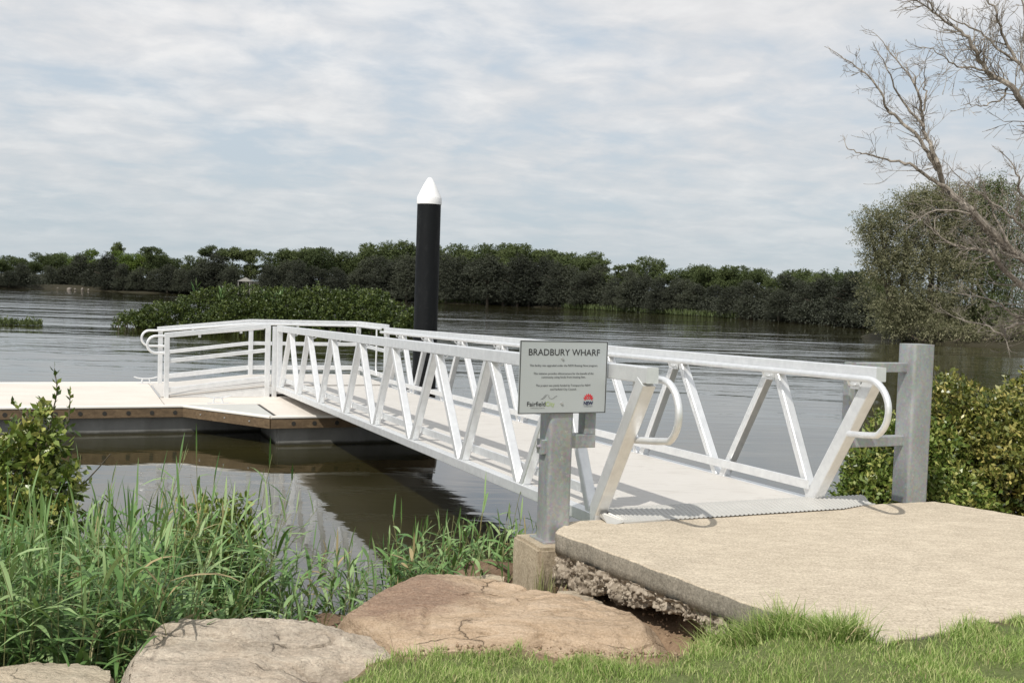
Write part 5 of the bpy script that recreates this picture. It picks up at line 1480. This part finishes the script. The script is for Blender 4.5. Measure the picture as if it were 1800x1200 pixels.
# main bed, left
dens = lambda x, y: random.random() < max(0, min(1, (-1.75 - x) / .6 + .25)) and y > 5.35 + (x + 4) * -.08 and noise.noise(Vector((x * 1.3, y * 1.3, 4))) > -.28
s1 = scatter(1250, (-5.3, -1.7), (5.3, 8.1), dens, .55, 1.12)
reed_bed('reed_bed', 'dense bed of green reeds filling the lower left corner behind the boulders', s1)
s2 = scatter(115, (-1.9, -.75), (6.3, 8.3), lambda x, y: noise.noise(Vector((x * 2.2, y * 2.2, 1))) > -.1, .38, .82)
reed_bed('reed_bed', 'sparse reeds at the waterline between the pale boulder and the orange boulder', s2, .27)
s3 = scatter(150, (-.85, .25), (7.25, 8.9), lambda x, y: y < 8.9 - abs(x + .3) * .5 and noise.noise(Vector((x * 2.2, y * 2.2, 9))) > -.25, .36, .90)
reed_bed('reed_bed', 'reeds in the shallows behind the orange boulder, left of the footing block', s3, .25)
# taller single reeds standing against the water
tall = [(-3.30, 7.9, 1.13), (-2.85, 7.7, 1.10), (-2.75, 8.0, 1.22), (-2.62, 7.8, 1.2), (-2.35, 8.0, 1.28), (-2.2, 7.7, 1.05), (-1.95, 8.0, 1.22), (-1.85, 7.9, 1.05), (-3.05, 7.6, 1.08), (-1.7, 7.7, .85), (-3.6, 7.2, 1.1), (-4.1, 7.4, 1.15), (-.85, 8.1, .78), (-.25, 8.6, .80), (.0, 8.6, .86), (.12, 8.2, .72)]
wh = ['far left of the reed bed', 'beside the mangrove sapling']
zt_ = terrain(np.array([t[:2] for t in tall]))
for (x, y, h), z in zip(tall, zt_):
    h += .13
    z = max(-.1, float(z)) - .02
    path, V, Q_ = reed_shape(x, y, z, h, random.uniform(.05, .3), random.gauss(0, 1.0), 9, .36)
    r_ = thing('reed', ordinal(sorted(t_[0] / t_[1] for t_ in tall).index(x / y) + 1) + ' from the left of the tall single reeds standing against the water', 'reed', (x, y, z), 'tall single reeds along the water edge')
    mb = MB(); tube(mb, path, .004, 5, r1=.0018); mb.build('stem', STEM, r_)
    V = np.array(V); Q_ = np.array(Q_)
    for k in range(len(Q_) // 5):
        raw('leaf', V[k * 12:(k + 1) * 12], Q_[k * 5:(k + 1) * 5] - k * 12, L_REED, parent=r_, shade=np.full(5, random.random()))
# dry rushes against the footing
P, Dd = [], []
for k in range(60):
    p = H(-.40, -.52, 0); P.append((p.x + random.gauss(0, .04), p.y + random.gauss(0, .04), .28)); Dd.append((random.gauss(0, .16), random.gauss(0, .12), 1))
V, Q_ = leaves(np.array(P), np.array(Dd), rng.uniform(.2, .5, 60), .010, .1)
tag(raw('rush_tuft', V, Q_, STEM, loc=P[0], shade=rng.random(60)), 'small tuft of dull rushes in front of the footing block', 'rushes', kind='stuff')

# ------------------------------------------------------------------ lawn
def grass(name, label, n, fx, fy, keep, h0, h1, w0, spread=.45, seed=1, clump=0, dz=0):
    global rng
    rng = np.random.default_rng(seed)
    P = np.column_stack([rng.uniform(*fx, n), rng.uniform(*fy, n)])
    P = P[keep(P)]
    if clump:
        P = np.repeat(P, clump, 0) + rng.normal(0, .012, (len(P) * clump, 2))
    z = terrain(P) ; n = len(P)
    nz = np.array([.045 * noise.fractal(Vector((p[0] * 1.7, p[1] * 1.7, 0)), 1, 2, 4) for p in P])
    hk = np.array([.55 + .9 * max(0, noise.noise(Vector((p[0] * 3.3, p[1] * 3.3, seed))) + .35) for p in P])
    B = np.column_stack([P, z + nz - .006 + dz])
    hh = rng.uniform(h0, h1, n) * hk
    az = rng.uniform(0, 2 * np.pi, n); ln = rng.uniform(.05, spread, n)
    T1 = np.column_stack([np.cos(az) * ln, np.sin(az) * ln, np.ones(n)]); T1 /= np.linalg.norm(T1, axis=1)[:, None]
    T2 = np.column_stack([np.cos(az) * ln * 3.2, np.sin(az) * ln * 3.2, np.ones(n) * .8]); T2 /= np.linalg.norm(T2, axis=1)[:, None]
    fa = rng.uniform(0, 2 * np.pi, n); S_ = np.column_stack([np.cos(fa), np.sin(fa), np.zeros(n)])
    w_ = (w0 * rng.uniform(.6, 1.3, n))[:, None]; hh = hh[:, None]
    m1 = B + T1 * hh * .5; tip = m1 + T2 * hh * .55
    V = np.stack([B + S_ * w_, B - S_ * w_, m1 - S_ * w_ * .8, m1 + S_ * w_ * .8, tip - S_ * w_ * .12, tip + S_ * w_ * .12], 1).reshape(-1, 3)
    b = np.arange(n) * 6
    Q_ = np.concatenate([np.stack([b, b + 1, b + 2, b + 3], 1), np.stack([b + 3, b + 2, b + 4, b + 5], 1)])
    t = rng.random(n) * .97
    t[rng.random(n) > .955] = 1.0
    return tag(raw(name, V, Q_, L_GRASS, loc=(float(P[:, 0].mean()), float(P[:, 1].mean()), .7), shade=np.concatenate([t, t])), label, 'grass', kind='stuff')
def inslab(P):
    ins = np.zeros(len(P), bool); n = len(SLAB)
    for i in range(n):
        x0, y0 = SLAB[i]; x1, y1 = SLAB[(i + 1) % n]
        c = (y0 > P[:, 1]) != (y1 > P[:, 1])
        ins ^= c & (P[:, 0] < (x1 - x0) * (P[:, 1] - y0) / ((y1 - y0) or 1e-9) + x0)
    return ins
def nzk(P, s, sd): return np.array([noise.noise(Vector((p[0] * s, p[1] * s, sd))) for p in P])
grass('lawn_grass', 'green lawn grass across the bottom right of the picture', 430000, (-.85, 6.6), (3.7, 7.6),
      lambda P: (turf(P) + .05 * nzk(P, 9, 2) > 0) & ~inslab(P) & (P[:, 0] > -.78 + .1 * nzk(P, 5, 3)) & (rng.random(len(P)) < .66 + 1.4 * nzk(P, 3.2, 6)), .022, .062, .0018, seed=3)
grass('long_grass', 'longer fringe of grass along the edge of the bare soil', 5200, (-.75, 3.0), (4.3, 5.8),
      lambda P: (np.abs(turf(P) - .06) < .15) & ~inslab(P) & (nzk(P, 3.5, 8) > -.12), .045, .09, .0020, spread=.7, seed=8, clump=4)
grass('slab_edge_tufts', 'long grass tufts growing against the near edge of the slab', 3600, (1.02, 1.75), (4.85, 5.6),
      lambda P: (np.abs(P[:, 1] - (np.interp(P[:, 0], [1.0, 1.25, 1.57, 1.76], [5.85, 5.47, 5.05, 4.86]) - .10)) < .13) & ~inslab(P), .09, .22, .0026, spread=.9, seed=12, clump=4)
# grass creeping over the slab's front edge
grass('creeping_grass', 'grass creeping over the front edge of the slab at the lower right', 9000, (1.5, 3.6), (4.7, 6.3),
      lambda P: inslab(P) & ((P[:, 1] - np.interp(P[:, 0], [1.5, 1.76, 2.1, 2.72, 3.6], [5.15, 4.88, 5.06, 5.44, 5.98])) + .05 * nzk(P, 8, 4) < -.05), .03, .08, .0018, seed=16, clump=5, dz=.21)
print('tris', sum(len(m.loops) - 2 * len(m.polygons) for m in bpy.data.meshes))
